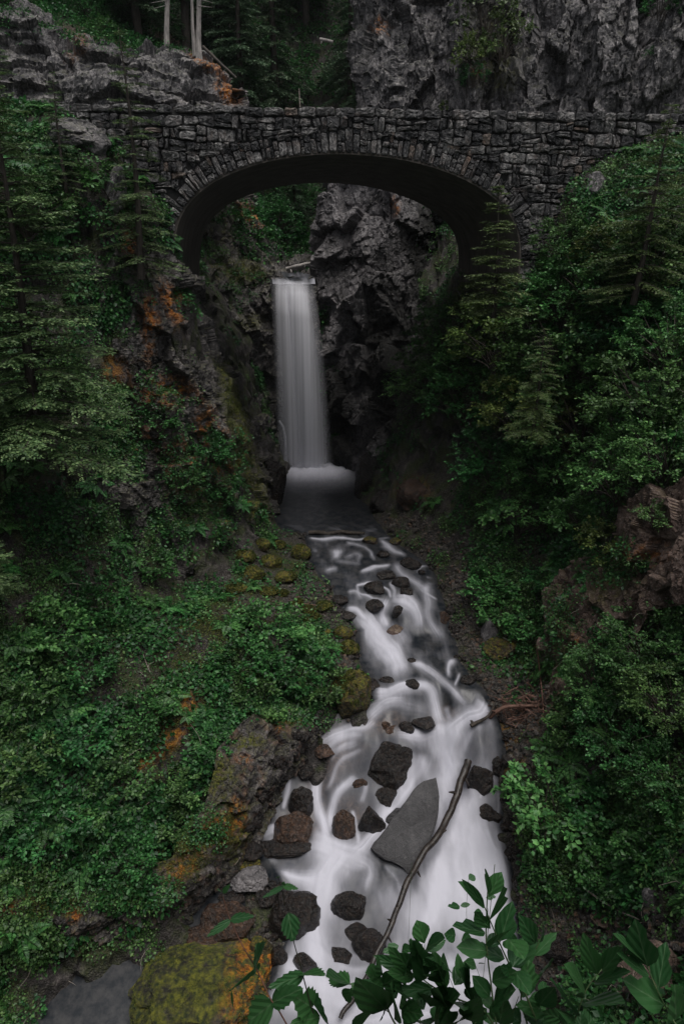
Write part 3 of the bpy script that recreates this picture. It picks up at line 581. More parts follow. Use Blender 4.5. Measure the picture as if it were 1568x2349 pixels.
# voussoirs
s_arc = np.r_[0, np.cumsum(np.linalg.norm(np.diff(arch, axis=0), axis=1))]; tot = s_arc[-1]
def A(s, t):
    p = np.array([np.interp(s, s_arc, arch[:, 0]), np.interp(s, s_arc, arch[:, 1])]); nn = np.array([np.interp(s, s_arc, anrm[:, 0]), np.interp(s, s_arc, anrm[:, 1])])
    return p + nn*t
s = 0.0; ring_s, ring_t = [], []; filler = []
while s < tot:
    w = br.uniform(.15, .38); h_ = br.uniform(.45, .92); g_ = .012
    sl = br.normal(0, .03)
    split = br.random() < .35
    cuts = [(0.02, h_)] if not split else [(0.02, h_*br.uniform(.4, .65)), (None, h_)]
    lo = 0.02
    for q in cuts:
        hi = q[1]; l0 = lo if q[0] is None else q[0]
        stones.append([A(s+g_, l0+.0), A(s+w-g_, l0+.0), A(s+w-g_+sl, hi-g_), A(s+g_+sl, hi-g_)]); lo = hi + g_
    if br.random() < .9:
        t0_ = h_+.01; t1_ = h_+br.uniform(.25, .5); filler.append([A(s+g_, t0_), A(s+w-g_, t0_), A(s+w-g_+sl, t1_), A(s+g_+sl, t1_)])
    ring_s += [s, s+w]; ring_t += [h_, h_]; s += w
ringX = []
for a, b in zip(ring_s, ring_t): ringX.append(A(a, b))
ringX = np.array(ringX)
def ring_top(X):       # outer edge of the ring, highest point at X
    m = (ringX[:, 1] > -2)
    if X < arch[:, 0].min()-1.0 or X > arch[:, 0].max()+1.0: return -99
    d = np.abs(ringX[:, 0]-X); k = d < .35
    if not k.any(): return -99
    return ringX[k & (d < .35)][:, 1].max()
# coping, then uneven courses downwards
X = XL
while X < XR:
    w = br.uniform(.45, .95); z = top_z(X+w/2); h_ = br.uniform(.26, .40)
    stones.append([(X+.015, z-h_), (X+w-.015, z-h_), (X+w-.015, z+br.normal(0, .025)), (X+.015, z+br.normal(0, .025))]); X += w
z0 = 0.36
courses = []
while z0 < 11.5:
    h_ = br.uniform(.32, .54); courses.append((z0, z0+h_)); z0 += h_
for ci, (za, zb) in enumerate(courses):
    X = XL - br.uniform(0, .5)
    wob = lambda x, z: top_z(x) - z + 0.07*math.sin(x*1.1+z*3)+0.05*math.sin(x*2.7+z*7)
    while X < XR:
        w = br.uniform(.26, .82); j = br.normal(0, .035)
        def put(x0, x1, a, b):
            g_ = .012
            p = np.array([(x0+g_+j, wob(x0, b)+g_), (x1-g_+j, wob(x1, b)+g_), (x1-g_, wob(x1, a)-g_), (x0+g_, wob(x0, a)-g_)])
            p += br.normal(0, .022, p.shape)
            # keep clear of the arch ring
            rt0, rt1, rm = ring_top(p[0, 0]), ring_top(p[1, 0]), ring_top((p[0, 0]+p[1, 0])/2)
            if max(rt0, rt1, rm) > -90:
                r_ = max(rm, min(rt0, rt1))
                if p[2:, 1].min() < r_ + .07:
                    inside = arch[:, 0].min()-.2 < (p[0, 0]+p[1, 0])/2 < arch[:, 0].max()+.2
                    return
                p[0, 1] = max(p[0, 1], rt0+.02 if rt0 < p[3, 1]-.1 else r_+.02); p[1, 1] = max(p[1, 1], rt1+.02 if rt1 < p[2, 1]-.1 else r_+.02)
            if p[:, 1].min() < ZB+.3: return
            cx = p[:, 0].mean(); cz = p[:, 1].mean()
            if arch[0, 0]-.1 < cx < arch[-1, 0]+.1 and cz < np.interp(cx, arch[:, 0][10:-10], arch[:, 1][10:-10]): return
            if cz < -1.0 and arch[0, 0]-.9 < cx < arch[-1, 0]+.9: return
            stones.append(p)
        r_ = br.random()
        if r_ < .45: put(X, X+w, za, zb)
        elif r_ < .75:
            m_ = za+(zb-za)*br.uniform(.35, .65); put(X, X+w, za, m_); put(X, X+w, m_, zb)
        elif r_ < .9 and w > .6:
            m_ = za+(zb-za)*br.uniform(.4, .6); c_ = X+w*br.uniform(.35, .65); put(X, X+w, za, m_); put(X, c_, m_, zb); put(c_, X+w, m_, zb)
        else:
            c_ = X+w*br.uniform(.35, .65); put(X, c_, za, zb); put(c_, X+w, za, zb)
        X += w
data = []
for q in stones:
    q = np.array(q); u, v = proj(BO + BX*q[:, 0].mean() + np.array([0, 0, q[:, 1].mean()])); 
    v4, f4, f3, ar = stone_mesh(q, br.uniform(.05, .13))
    vis = 150 < u < 1575 and not (v > 480 and (u < 380 or u > 1230))
    data.append((ar if vis else 0, v4, f4, f3, br.random()))
for q in filler:
    v4, f4, f3, ar = stone_mesh(q, .025); data.append((0, v4, f4, f3, br.random()))
data.sort(key=lambda a: -a[0])
mats = ['stone', 'stone_dark', 'stone_tan']
rest = {m: MB() for m in mats}
for k, (ar, v4, f4, f3, r_) in enumerate(data):
    m = 'stone' if r_ < .55 else ('stone_dark' if r_ < .955 else 'stone_tan')
    if k < 300: obj('stone', mesh_np('stone', v4, [f4, f3]), M[m], bridge)
    else: rest[m].add(v4, f4); rest[m].f.setdefault(3, []).append(f3 + rest[m].n - len(v4))
mb = MB(); mi = []
vv, F4, F3, n0 = [], [], [], 0; m4, m3 = [], []
for k, m in enumerate(mats):
    r_ = rest[m]
    if not r_.v: continue
    a4 = np.vstack(r_.f[4]); a3 = np.vstack(r_.f[3]); vv.append(np.vstack(r_.v)); F4.append(a4+n0); F3.append(a3+n0); m4.append(np.full(len(a4), k)); m3.append(np.full(len(a3), k)); n0 += r_.n
me = mesh_np('small_stones', np.vstack(vv), [np.vstack(F4), np.vstack(F3)])
for m in mats: me.materials.append(M[m])
me.polygons.foreach_set('material_index', np.concatenate(m4+m3).astype(np.int32))
tag(obj('small_stones', me, None, bridge), kind='stuff')
# back parapet in large blocks (seen from above only)
mb = MB(); X = XL
# ------------------------------------------------------------ stream
def z1(pts, w, s): return [(533+a*.44, 1160+b*.44) for a, b in pts], w*.44, s
def z2(pts, w, s): return [(533+a*.44, 1599+b*.44) for a, b in pts], w*.44, s
STR = [z1([(400, 172), (470, 182), (560, 168), (640, 172), (700, 170)], 14, .75), z1([(540, 235), (545, 262)], 34, .85), z1([(500, 335), (540, 332)], 24, .55), z1([(415, 230), (440, 238)], 14, .5),
    z1([(560, 120), (500, 112)], 10, .25), z1([(760, 120), (700, 128)], 10, .3), z1([(600, 195), (680, 212), (740, 268)], 18, .6), z1([(600, 270), (650, 260), (660, 300), (560, 290)], 26, .3), z1([(770, 186), (820, 215), (885, 252)], 22, .75), z1([(760, 175), (850, 165), (930, 182)], 9, .5),
    z1([(810, 308), (750, 318), (690, 352)], 20, .75), z1([(845, 315), (890, 365), (960, 415), (1020, 455)], 38, .62), z1([(645, 412), (740, 405), (800, 432), (830, 480)], 12, .75), z1([(645, 412), (660, 460), (700, 475), (790, 492)], 14, .5),
    z1([(820, 400), (838, 460), (850, 500)], 18, .7), z1([(600, 445), (640, 445), (660, 480)], 20, .45), z1([(860, 500), (920, 520), (955, 570), (965, 620)], 62, .92), z1([(810, 500), (790, 560), (800, 620)], 44, .85),
    z1([(600, 542), (650, 552), (690, 600)], 26, .8), z1([(535, 560), (545, 590)], 12, .6), z1([(690, 600), (730, 660), (780, 740), (830, 800), (850, 850)], 88, 1.0), z1([(840, 640), (870, 700)], 60, .55), z1([(1015, 420), (1020, 500), (1030, 580), (1070, 680)], 46, .66), z1([(1020, 470), (1060, 490)], 14, .6),
    z1([(1030, 320), (980, 328), (970, 350)], 9, .6), z1([(1010, 375), (1070, 385)], 9, .5), z1([(1020, 410), (1085, 412)], 12, .5), z1([(935, 832), (990, 845), (1060, 900), (1130, 960), (1200, 1030)], 38, .66), z1([(1180, 803), (1130, 830), (1115, 885)], 26, .75), z1([(1185, 885), (1155, 935)], 16, .65),
    z1([(745, 985), (800, 990), (880, 962), (1010, 960), (1045, 1040), (1080, 1130)], 50, .9), z1([(715, 1100), (800, 1040), (880, 1030)], 50, .7), z1([(900, 1050), (1000, 1070)], 60, .4), z1([(1110, 1060), (1130, 1130)], 22, .7), z1([(1335, 1025), (1290, 1090), (1200, 1130), (1140, 1200), (1110, 1290)], 82, 1.0), z1([(1330, 1000), (1340, 1060)], 10, .5),
    z1([(390, 1275), (480, 1225), (590, 1180), (680, 1160), (720, 1130)], 46, .75), z1([(900, 1195), (1000, 1205), (1080, 1190)], 54, .85), z1([(520, 1290), (640, 1240)], 34, .45),
    z2([(400, 280), (330, 320), (300, 430), (265, 570)], 24, .95), z2([(400, 275), (430, 420), (450, 560), (480, 680), (490, 780)], 42, 1.0), z2([(470, 300), (560, 220), (660, 200)], 40, .6), z2([(660, 280), (560, 360), (500, 480)], 26, .4), z2([(600, 240), (520, 330)], 20, .35), z2([(640, 430), (560, 500), (530, 600), (515, 700)], 32, .92), z2([(690, 460), (678, 540)], 20, .6),
    z2([(215, 590), (220, 640)], 44, .5), z2([(110, 735), (180, 700), (250, 690)], 54, .95), z2([(200, 740), (210, 830)], 40, .5), z2([(635, 600), (652, 700), (655, 780)], 18, .9), z2([(985, 320), (950, 400), (870, 530), (780, 650), (700, 760), (650, 820)], 64, 1.0), z2([(870, 460), (880, 500)], 12, .6),
    z2([(1090, 180), (1110, 350), (1130, 440)], 105, 1.0), z2([(930, 200), (1000, 240)], 60, .6), z2([(1240, 150), (1190, 300), (1200, 340)], 30, .55), z2([(1120, 440), (1160, 600), (1180, 760), (1200, 900), (1220, 1050), (1260, 1200)], 210, .93), z2([(1290, 700), (1340, 860), (1380, 1010), (1380, 1200)], 130, .95), z2([(1060, 900), (1060, 1050), (1040, 1200)], 140, .95),
    z2([(440, 780), (560, 830), (640, 850)], 110, .97), z2([(560, 860), (480, 960), (450, 1100), (440, 1240), (450, 1400)], 105, 1.0), z2([(250, 930), (370, 960), (480, 980)], 60, .95), z2([(640, 880), (700, 900), (700, 1000)], 60, .65), z2([(860, 1040), (930, 1200), (980, 1350)], 150, .85), z2([(800, 880), (850, 940), (870, 1020)], 24, .5),
    z2([(1300, 480), (1290, 545)], 12, .65), z2([(1380, 500), (1385, 640)], 14, .75), z2([(1250, 560), (1230, 610)], 30, .6), z2([(300, 1440), (600, 1600), (1000, 1560), (1400, 1500)], 260, 1.0), z2([(150, 1150), (170, 1270)], 40, .55), z2([(1400, 1250), (1440, 1400)], 90, .8)]
SNP = []
for pts, w, s in STR:
    q = smooth_poly(pts, max(6, int(12+len(pts)*4))) if len(pts) > 2 else interp_poly(pts, 8)
    SNP.append((q, w, s))
def foam_at(u, v):
    acc = np.zeros(len(u)); ridge = np.zeros(len(u))
    for si, (q, w, s) in enumerate(SNP):
        m = (u > q[:, 0].min()-2.4*w) & (u < q[:, 0].max()+2.4*w) & (v > q[:, 1].min()-2.4*w) & (v < q[:, 1].max()+2.4*w)
        if not m.any(): continue
        a = u[m]; b = v[m]; d = np.full(len(a), 1e9); sg = np.zeros(len(a)); al = np.zeros(len(a)); s0 = 0
        for k in range(len(q)-1):
            e = q[k+1]-q[k]; L = math.sqrt(e @ e)+1e-9; t = ((a-q[k, 0])*e[0]+(b-q[k, 1])*e[1])/L/L; tc = np.clip(t, 0, 1)
            x = a-q[k, 0]-tc*e[0]; y = b-q[k, 1]-tc*e[1]; dk = np.hypot(x, y); mm = dk < d
            d[mm] = dk[mm]; sg[mm] = ((x*e[1]-y*e[0])/L)[mm]; te = t if (k == 0 and len(q) == 2) else (np.minimum(t, 1) if k == 0 else (np.maximum(t, 0) if k == len(q)-2 else tc)); al[mm] = (s0+te*L)[mm]; s0 += L
        tot_ = s0; endf = np.clip((al+w*.7)/(w*1.1), 0, 1)*np.clip((tot_+w*1.2-al)/(w*1.8), 0, 1)
        x = d/(w*(.66+.20*np.clip((w-12)/20, 0, 1))); st_ = vnoise(np.stack([sg/max(3.0, w*.16), al/(w*1.6+25), np.full(len(a), si*3.7)], 1), 5)
        g = s*np.exp(-x*x*1.1)*(1+.22*st_)*(.35+.65*endf)
        acc[m] += np.clip(g, 0, 1.2)**2.6; ridge[m] += (g*min(w, 60)/40)**2
    return .95*np.clip(acc, 0, None)**(1/2.6), np.sqrt(ridge)
ny, nx = 760, 250
y_s = np.concatenate([np.linspace(54, 37.5, 60, endpoint=False), np.linspace(37.5, 12.5, 700)])
ev = sorted([(on_water(a, v)[1], on_water(a, v)[0], on_water(b, v)[0]) for v, a, b in EDGE])
ey = np.array([e[0] for e in ev]); el = np.array([e[1] for e in ev]); er = np.array([e[2] for e in ev])
xl = np.interp(y_s, ey, el) - .7; xr = np.interp(y_s, ey, er) + .7
xl = np.where(y_s < 21, np.minimum(xl, -14 + 0*y_s + np.clip((y_s-18.5)/2.5, 0, 1)*(14+xl)), xl)    # the dark pool under the bluff
tx = np.linspace(0, 1, nx)
Xw = xl[:, None]*(1-tx) + xr[:, None]*tx; Yw = np.repeat(y_s[:, None], nx, 1); wy_ = fbm(np.stack([Xw.ravel()*.5, Yw.ravel()*.3, 0*Xw.ravel()], 1), 3, 44).reshape(Xw.shape)*np.clip((38-Yw)/6, 0, 1)*1.3*np.clip((Xw-np.interp(y_s, ey, el)[:, None])/1.5, 0, 1)*np.clip((np.interp(y_s, ey, er)[:, None]-Xw)/1.5, 0, 1)
Zw = water_z(Yw+wy_)
W0 = np.stack([Xw.ravel(), Yw.ravel(), Zw.ravel()], 1)
uu, vv_ = proj(W0)
wk = np.clip((uu-500)/100, 0, 1)
foam, ridge = foam_at(uu + wk*9*fbm(W0*.9, 2, 61), vv_ + wk*7*fbm(W0*.9, 2, 63))
foam = np.clip(foam, 0, 1)
edge = np.clip((W0[:, 0]-np.interp(W0[:, 1], ey, el))/.35, 0, 1)*np.clip((np.interp(W0[:, 1], ey, er)-W0[:, 0])/.35, 0, 1)
edge = np.where(W0[:, 1] > 39, 1, edge); foam *= edge
# pool under the falls: bright boil in front, dark and smooth beyond
pf = np.exp(-np.abs((vv_-1084)/30)**2.0)*np.clip((uu-625)/50, 0, 1)*np.clip((838-uu)/70, 0, 1)*(Yw.ravel() > 40)
foam = np.maximum(foam, pf*0.9)
fl = fbm(np.stack([W0[:, 0]*2.2, W0[:, 1]*0.8, W0[:, 2]*0.8], 1), 4, 91)
big = fbm(np.stack([W0[:, 0]*0.7, W0[:, 1]*0.5, W0[:, 2]*0.4], 1), 3, 95)
calm = np.clip((uu-560)/60, 0, 1)*np.clip((Yw.ravel() < 39)*1.0, 0, 1)
base = np.clip(0.05 + .16*np.clip((vv_-1640)/80, 0, 1) + 0.2*fl + 0.22*big, 0, 1)*calm*edge
foam = np.clip(foam*(1+0.22*fl+0.12*big) + base*(1-foam), 0, 1)
out_ = np.maximum(0, np.interp(W0[:, 1], ey, el)-W0[:, 0]) + np.maximum(0, W0[:, 0]-np.interp(W0[:, 1], ey, er))
W0[:, 2] -= np.where(W0[:, 1] < 39, np.where(uu > 560, out_*.5, 0), 0)
W0[:, 2] += 0.35*pf*(1+.4*fl) + calm*(0.22*np.minimum(ridge, 1.4) + 0.06*fl*foam + 0.10*big*0.5)
wme = mesh_np('stream', W0, grid_faces(ny, nx), True, {'foam': foam})
paint_attr(wme, [(745, 1745, 70, 80, 30, 1), (690, 1880, 60, 60, 0, .9), (800, 1880, 60, 60, 0, .8), (1010, 1650, 40, 30, 0, .7), (880, 1660, 60, 30, 0, .8)], 'brown')
t = NT('stream_water'); fo = t.attr('foam'); co = t.coord()
st = t.noise(t.coord('Object', (3.0, 0.8, 0.8)), 2.4, 5, 0.55, 0.6)
f2 = t.math('ADD', fo, t.math('MULTIPLY', t.math('SUBTRACT', st, 0.5), 0.14), True)
bed = t.ramp(t.noise(t.coord('Object', (1, 1, 1)), 2.2, 7, 0.7), [(0.4, (0.010, 0.013, 0.017)), (0.62, (0.040, 0.040, 0.042))])
bed = t.mix(t.math('MULTIPLY', t.attr('brown'), .8), bed, t.ramp(t.noise(t.coord('Object', (1, 1, 1)), 3.0, 7, 0.7, 1.0), [(0.4, (0.012, 0.009, 0.007)), (0.62, (0.12, 0.085, 0.065))]))
c = t.mix(t.ramp(f2, [(0.04, 0.0), (0.4, 0.24), (0.75, 0.74), (1.0, 1.0)]), bed, (0.47, 0.47, 0.53))
t.fin(c, t.ramp(f2, [(0.1, 0.3), (0.5, 0.7)]), t.bump(t.noise(co, 9, 3, 0.5), 0.12, 0.02), 0.3)
M['water'] = t.m
tag(obj('stream_water', wme, M['water']), kind='structure')
# ------------------------------------------------------------ the falls: overlapping veils of falling water, each with its own thickness
def veil(name, top, bot, depth, nx_, nz_, k0, seed):
    v = []; dn = []
    for i, sz in enumerate(np.linspace(0, 1, nz_)):
        for j, sx in enumerate(np.linspace(0, 1, nx_)):
            ul = np.interp(sz, [0, .06, .3, 1], [top[0], top[0]+3, (top[0]*2+bot[0])/3, bot[0]]); ur = np.interp(sz, [0, .06, .3, 1], [top[1], top[1], (top[1]*2+bot[1])/3, bot[1]])
            u = ul+(ur-ul)*sx; vv0 = 636 + 17*sx + 3*math.sin(sx*9+seed) + (1088-640)*sz
            y = 51.9 - depth - 0.5*math.sqrt(min(1, sz*6)) - 0.75*sz
            v.append(P(u, vv0, y=y)); dn.append(1)
    v = np.array(v); nn = fbm(np.stack([v[:, 0]*3, v[:, 1]*0+seed, v[:, 2]*0.04], 1), 2, seed)
    sx = np.tile(np.linspace(0, 1, nx_), nz_); sz = np.repeat(np.linspace(0, 1, nz_), nx_)
    v[:, 1] -= 0.10*nn + 0.30*np.sin(sx*np.pi)
    dens = k0*np.clip(np.sin(sx*np.pi)**1.1*1.25 + 0.5*nn*np.sin(sx*np.pi), 0, 1.3)*np.clip((1.0-sz)/.10+.12, 0, 1)*(1-.3*sz)*np.clip(sz/.07+.15, 0, 1)
    return v, dens, grid_faces(nz_, nx_)
vv_l, dd, ff, n0 = [], [], [], 0
for (tp, bt, dp, k0, sd_) in [((618, 726), (636, 770), 0.0, 0.75, 3), ((652, 712), (678, 758), 0.35, 0.85, 5), ((622, 676), (640, 712), 0.25, 0.5, 8)]:
    v, d_, f_ = veil('veil', tp, bt, dp, 60, 50, k0, sd_); vv_l.append(v); dd.append(d_); ff.append(f_+n0); n0 += len(v)
fme = mesh_np('waterfall', np.vstack(vv_l), np.vstack(ff), True, {'dens': np.concatenate(dd)})
t = NT('falling_water'); de = t.attr('dens'); s1 = t.noise(t.coord('Object', (5, 1, 0.06)), 1.0, 4, 0.5)
a = t.math('MULTIPLY', de, t.ramp(s1, [(0.30, 0.72), (0.65, 1.0)]), True)
t.fin((0.72, 0.72, 0.77), 0.9, None, 0.0); t.l(a, t.b.inputs['Alpha'])
tag(obj('waterfall', fme, t.m), kind='structure')
# lip of the falls: glassy dark water sliding to the edge, broken by a pale streak
q = []
for v_, a, b, y in [(612, 640, 712, 56), (622, 606, 716, 54.5), (634, 612, 720, 53), (641, 624, 722, 52.1), (652, 626, 723, 51.7)]:
    for s_ in np.linspace(0, 1, 40): q.append(P(a+(b-a)*s_, v_, y=y))
q = np.array(q); nn = fbm(q*2.5, 3, 4); q[:, 2] += 0.08*nn
uq, vq = proj(q)
fm = np.clip(0.12 + 0.7*nn + 0.25*np.clip((vq-640)/12, 0, 1), 0, .75)
tag(obj('stream_lip', mesh_np('stream_lip', q, grid_faces(5, 40), True, {'foam': fm}), M['water']), kind='structure')
# spray hanging over the plunge
mc = P(712, 1062, y=50.3); a_ = np.linspace(0, np.pi, 13); b_ = np.linspace(0, 2*np.pi, 25)
mv = np.array([mc + np.array([3.0*math.sin(x)*math.cos(y), 1.0*math.sin(x)*math.sin(y), 1.25*math.cos(x)]) for x in a_ for y in b_])
t = NT('spray'); t.t.nodes.remove(t.b); pv = t.n('VolumePrincipled'); pv.inputs['Color'].default_value = (.9, .9, .95, 1)
gg = t.n('TexGradient', gradient_type='SPHERICAL'); mp_ = t.n('Mapping'); tc_ = t.n('TexCoord'); mp_.vector_type = 'POINT'; mp_.inputs['Scale'].default_value = (1/3.0, 1/1.0, 1/1.25); t.l(tc_.outputs['Object'], mp_.inputs[0]); t.l(mp_.outputs[0], gg.inputs[0])
t.l(t.math('MULTIPLY', gg.outputs['Fac'], .55), pv.inputs['Density']); t.l(pv.outputs[0], t.out.inputs['Volume'])
tag(obj('spray', mesh_np('spray', mv-mc, grid_faces(13, 25)), t.m, None, tuple(mc)), kind='stuff')
# side trickle left of the falls
tr_ = smooth_poly([P(640, 965, y=51), P(651, 985, y=50.8), P(655, 1020, y=50.6), P(655, 1060, y=50.5)], 20)
mb = MB(); mb.tube(tr_, np.linspace(.08, .2, 20), 6)
tag(obj('side_trickle', mb.mesh('side_trickle', True), simple('trickle_foam', (.3, .3, .33), (.5, .5, .55))), kind='structure')
# ------------------------------------------------------------ rocks: faceted boulders, each cut by its own planes
def rock_mesh(seed, size, flat=0.0, ncut=14, sub=4, rough_=0.05, soft=0.25):
    r = np.random.default_rng(seed); bm_me = bpy.data.meshes.new('rock')
    import bmesh
    b = bmesh.new(); bmesh.ops.create_icosphere(b, subdivisions=sub, radius=1.0); b.to_mesh(bm_me); b.free()
    n = len(bm_me.vertices); v = np.empty(n*3, np.float32); bm_me.vertices.foreach_get('co', v); v = v.reshape(-1, 3).astype(float)
    for _ in range(ncut):
        d = r.normal(size=3); d /= np.linalg.norm(d); h = r.uniform(.62, .9)
        x = v @ d - h; m = x > 0; v[m] -= np.outer(x[m]*(1-soft*.3), d)
    v += 0.06*np.stack([fbm(v*1.6+seed, 3, k) for k in range(3)], 1)
    dd, e = cells(v+seed*3.1, (.45, .45, .45), seed, .5, .8, .3, .12)
    nn = v/np.linalg.norm(v, axis=1)[:, None]; v += nn*(dd*.22)[:, None] + nn*(rough_*fbm(v*7+seed, 3, 9))[:, None]
    v *= np.array(size)/2
    bm_me.vertices.foreach_set('co', v.astype(np.float32).ravel()); bm_me.update()
    bm_me.polygons.foreach_set('use_smooth', np.full(len(bm_me.polygons), sub >= 4 and False))
    return bm_me
_rk = [100]
for _k in ('wet', 'wet_red'): pass
def rock(u, v, w, h, mat, label, cat='rock', name='rock', depth=None, sink=0.25, rz=0, tilt=0, group=None, seed=None, sub=4, water=None, moss=0, **kk):
    """rock filling about w x h picture units centred on bearing (u, v), resting on what lies there"""
    _rk[0] += 1; sink = .36 if (mat.startswith('wet') and sink == .25) else sink; seed = seed or _rk[0]
    wat = on_water(u, min(v+h*0.30, 2600)); g_, _ = hit(u, min(v+h*0.30, 2340))
    if water is None: water = g_ is None or np.linalg.norm(wat) < np.linalg.norm(g_)+0.4
    p = wat if (water or g_ is None) else g_
    s = (p[1]*cp - p[2]*sp)/F; wm = w*s; hm = h*s
    el = math.atan2(-p[2], p[1])                                 # looking down on it: picture height mixes height and depth
    dep = depth*wm if depth else wm*0.85
    zc = max(0.4*wm*0.5, (hm - dep*math.sin(el)*0.55)/max(.35, math.cos(el)))
    me = rock_mesh(seed, (wm*1.08, dep, zc*1.35), sub=sub, **kk)
    if moss: me.attributes.new('moss', 'FLOAT', 'POINT').data.foreach_set('value', np.full(len(me.vertices), moss, np.float32))
    c = p + np.array([0, dep*0.22, zc*(0.5-sink)])
    o = obj(name, me, M[mat], None, tuple(c)); o.rotation_euler = (0, R(tilt), R(rz))
    tag(o, label, cat, group); return o
rock(889, 1750, 124, 132, 'wet', 'big black wet boulder with pale flecks on top, standing in the middle of the cascade', 'boulder', 'boulder', rz=10, seed=11)
rock(887, 1830, 62, 56, 'wet', 'striped grey rock tucked under the big black boulder in the cascade', seed=12, tilt=-20)
rock(852, 1888, 60, 84, 'wet', 'dark rock between two thin white chutes left of the grey slab', seed=13)
rock(790, 1895, 55, 70, 'wet_red', 'reddish brown wet rock behind thin water threads left of centre', seed=14)
rock(886, 1668, 62, 40, 'wet_red', 'rounded red and grey rock just above the big black boulder', seed=15)
rock(932, 1666, 40, 34, 'wet', 'small black rock right of the rounded red rock', seed=16)
rock(835, 1702, 22, 26, 'wet', 'little dark rock peeping from the chute left of the big black boulder', seed=17, sub=3)
rock(692, 1840, 56, 76, 'wet', 'wet brown rock split by two falling white threads at left of the cascade', 'boulder', 'boulder', seed=18, depth=.8)
rock(668, 1905, 110, 80, 'wet_red', 'low reddish ledge rock under the left trickle of the cascade', 'boulder', 'boulder', seed=19)
rock(650, 1948, 130, 40, 'wet', 'long flat black rock rimming the foam below the reddish ledge', seed=20, depth=.5)
rock(570, 2022, 88, 58, 'grey_rock', 'pale topped squarish rock on the left edge of the foam', seed=21)
rock(565, 1950, 70, 50, 'wet', 'round dark rock beside the left trickle pool', seed=22)
rock(572, 1985, 60, 36, 'mossy', 'greenish brown rock wedged above the pale topped square rock', seed=23, moss=.4)
rock(672, 2098, 116, 126, 'wet', 'big dark grey boulder at the left rim of the lower white pool', 'boulder', 'boulder', seed=24)
rock(802, 2078, 88, 66, 'wet', 'wedge shaped dark rock alone in the lower white pool', seed=25, tilt=-28, depth=.7)
rock(852, 2172, 84, 70, 'wet', 'black rock in the dark water left of the leaning branch foot', seed=26)
rock(782, 2195, 60, 40, 'wet', 'half drowned black rock in the dark eddy near the bottom', seed=27)
rock(815, 2140, 60, 34, 'wet', 'low black rock below the wedge shaped rock', seed=28, sub=3)
rock(1100, 1795, 66, 98, 'wet', 'square shouldered grey boulder right of the leaning branch', 'boulder', 'boulder', seed=29)
rock(1118, 1868, 66, 54, 'wet', 'dark triangular rock with water spilling over it on the right edge', seed=30)
rock(1140, 1760, 46, 60, 'wet', 'dark bank rock above the square shouldered boulder', seed=31)
rock(808, 1602, 100, 118, 'mossy', 'large dark boulder with yellow green moss jutting over the stream from the left bank', 'boulder', 'boulder', seed=32, water=False, moss=.5)
rock(700, 1770, 44, 40, 'wet', 'dark wet rock beneath the arching left white thread', seed=35)
rock(742, 1720, 60, 34, 'wet_red', 'brown ledge showing through the thin veil at upper left of the cascade', seed=36)
rock(830, 1800, 50, 40, 'wet_red', 'brown rock wedged below the left side of the big black boulder', seed=37)
rock(975, 1660, 60, 24, 'wet', 'flat dark rock under the second white step', seed=38)
rock(800, 1545, 50, 30, 'wet', 'dark rock in the still water left of the second white step', seed=39, sub=3)
rock(895, 1560, 60, 22, 'wet', 'flat dark stones between the long chute and the second white step', seed=40, sub=3)
rock(1075, 1560, 40, 24, 'wet', 'dark rock by the small right side chute', seed=41, sub=3)
rock(610, 2060, 50, 40, 'wet', 'dark rock just above the dark grey rim boulder', seed=42)
rock(905, 1446, 40, 26, 'pink_rock', 'small tan rock showing through the white chute upstream', seed=33, sub=3)
rock(914, 1402, 26, 30, 'wet', 'pointed black rock in the middle of the upper white chute', seed=34, sub=3)
for i, (u, v, w, h, lab) in enumerate([(943, 1294, 50, 30, 'black rock with silvery glints in the upper rapids'), (921, 1338, 44, 28, 'black rock under the shiny glinting one in the upper rapids'), (931, 1358, 40, 24, 'lowest of the three black rocks right of the upper rapids centre'),
        (886, 1321, 44, 24, 'dark brown flat rock left in the upper rapids'), (860, 1352, 52, 36, 'black rock ringed by a loop of foam'), (862, 1390, 46, 32, 'dark rock with a small foam spill over its front'),
        (879, 1272, 32, 18, 'small black rock near the top of the rapids'), (966, 1313, 18, 14, 'tiny black rock in the right rapids'), (776, 1378, 42, 26, 'black rock at the left edge of the rapids'),
        (790, 1412, 60, 18, 'flat dark rock beneath the left foam finger'), (940, 1516, 34, 16, 'low black rock below the long white chute'), (845, 1572, 60, 26, 'dark rock left of the second white step'), (944, 1572, 34, 26, 'dark rock in the middle of the second white step'),
        (849, 1240, 40, 20, 'brown rock at the rapids head beside the sunken log'), (908, 1242, 34, 18, 'olive brown rock right of the rapids head'), (1000, 1300, 30, 16, 'black rock at the right edge of the rapids')]):
    rock(u, v, w, h, 'wet' if i < 13 else 'mossy', lab, seed=50+i, sub=3, sink=.2)
rock(1018, 1416, 34, 32, 'wet_red', 'reddish rock on the right edge of the upper rapids', seed=70, sub=3)
rock(946, 1250+1, 20, 12, 'wet', 'tiny dark rock at the right end of the rapids head', seed=71, sub=3)
rock(1122, 1448, 42, 54, 'grey_rock', 'upright pale grey stone on the right gravel bank', seed=72, depth=.7, sub=3)
rock(1155, 1490, 84, 62, 'mossy', 'brownish mossy boulder on the right gravel bank beside the pale upright stone', 'boulder', 'boulder', seed=73, moss=.3)
rock(958, 1128, 96, 70, 'wet_red', 'red brown wet ledge rock right of the plunge pool', 'boulder', 'boulder', seed=74, water=False)
rock(880, 1150, 70, 60, 'wet', 'dark rock at the right rim of the plunge pool', 'boulder', 'boulder', seed=75, water=False)
rock(840, 1090, 60, 110, 'wet', 'tall dark rock framing the falls foam at right', 'boulder', 'boulder', seed=76, water=False)
rock(628, 1090, 60, 110, 'wet', 'smooth dark rock framing the falls foam at left', 'boulder', 'boulder', seed=77, water=False)
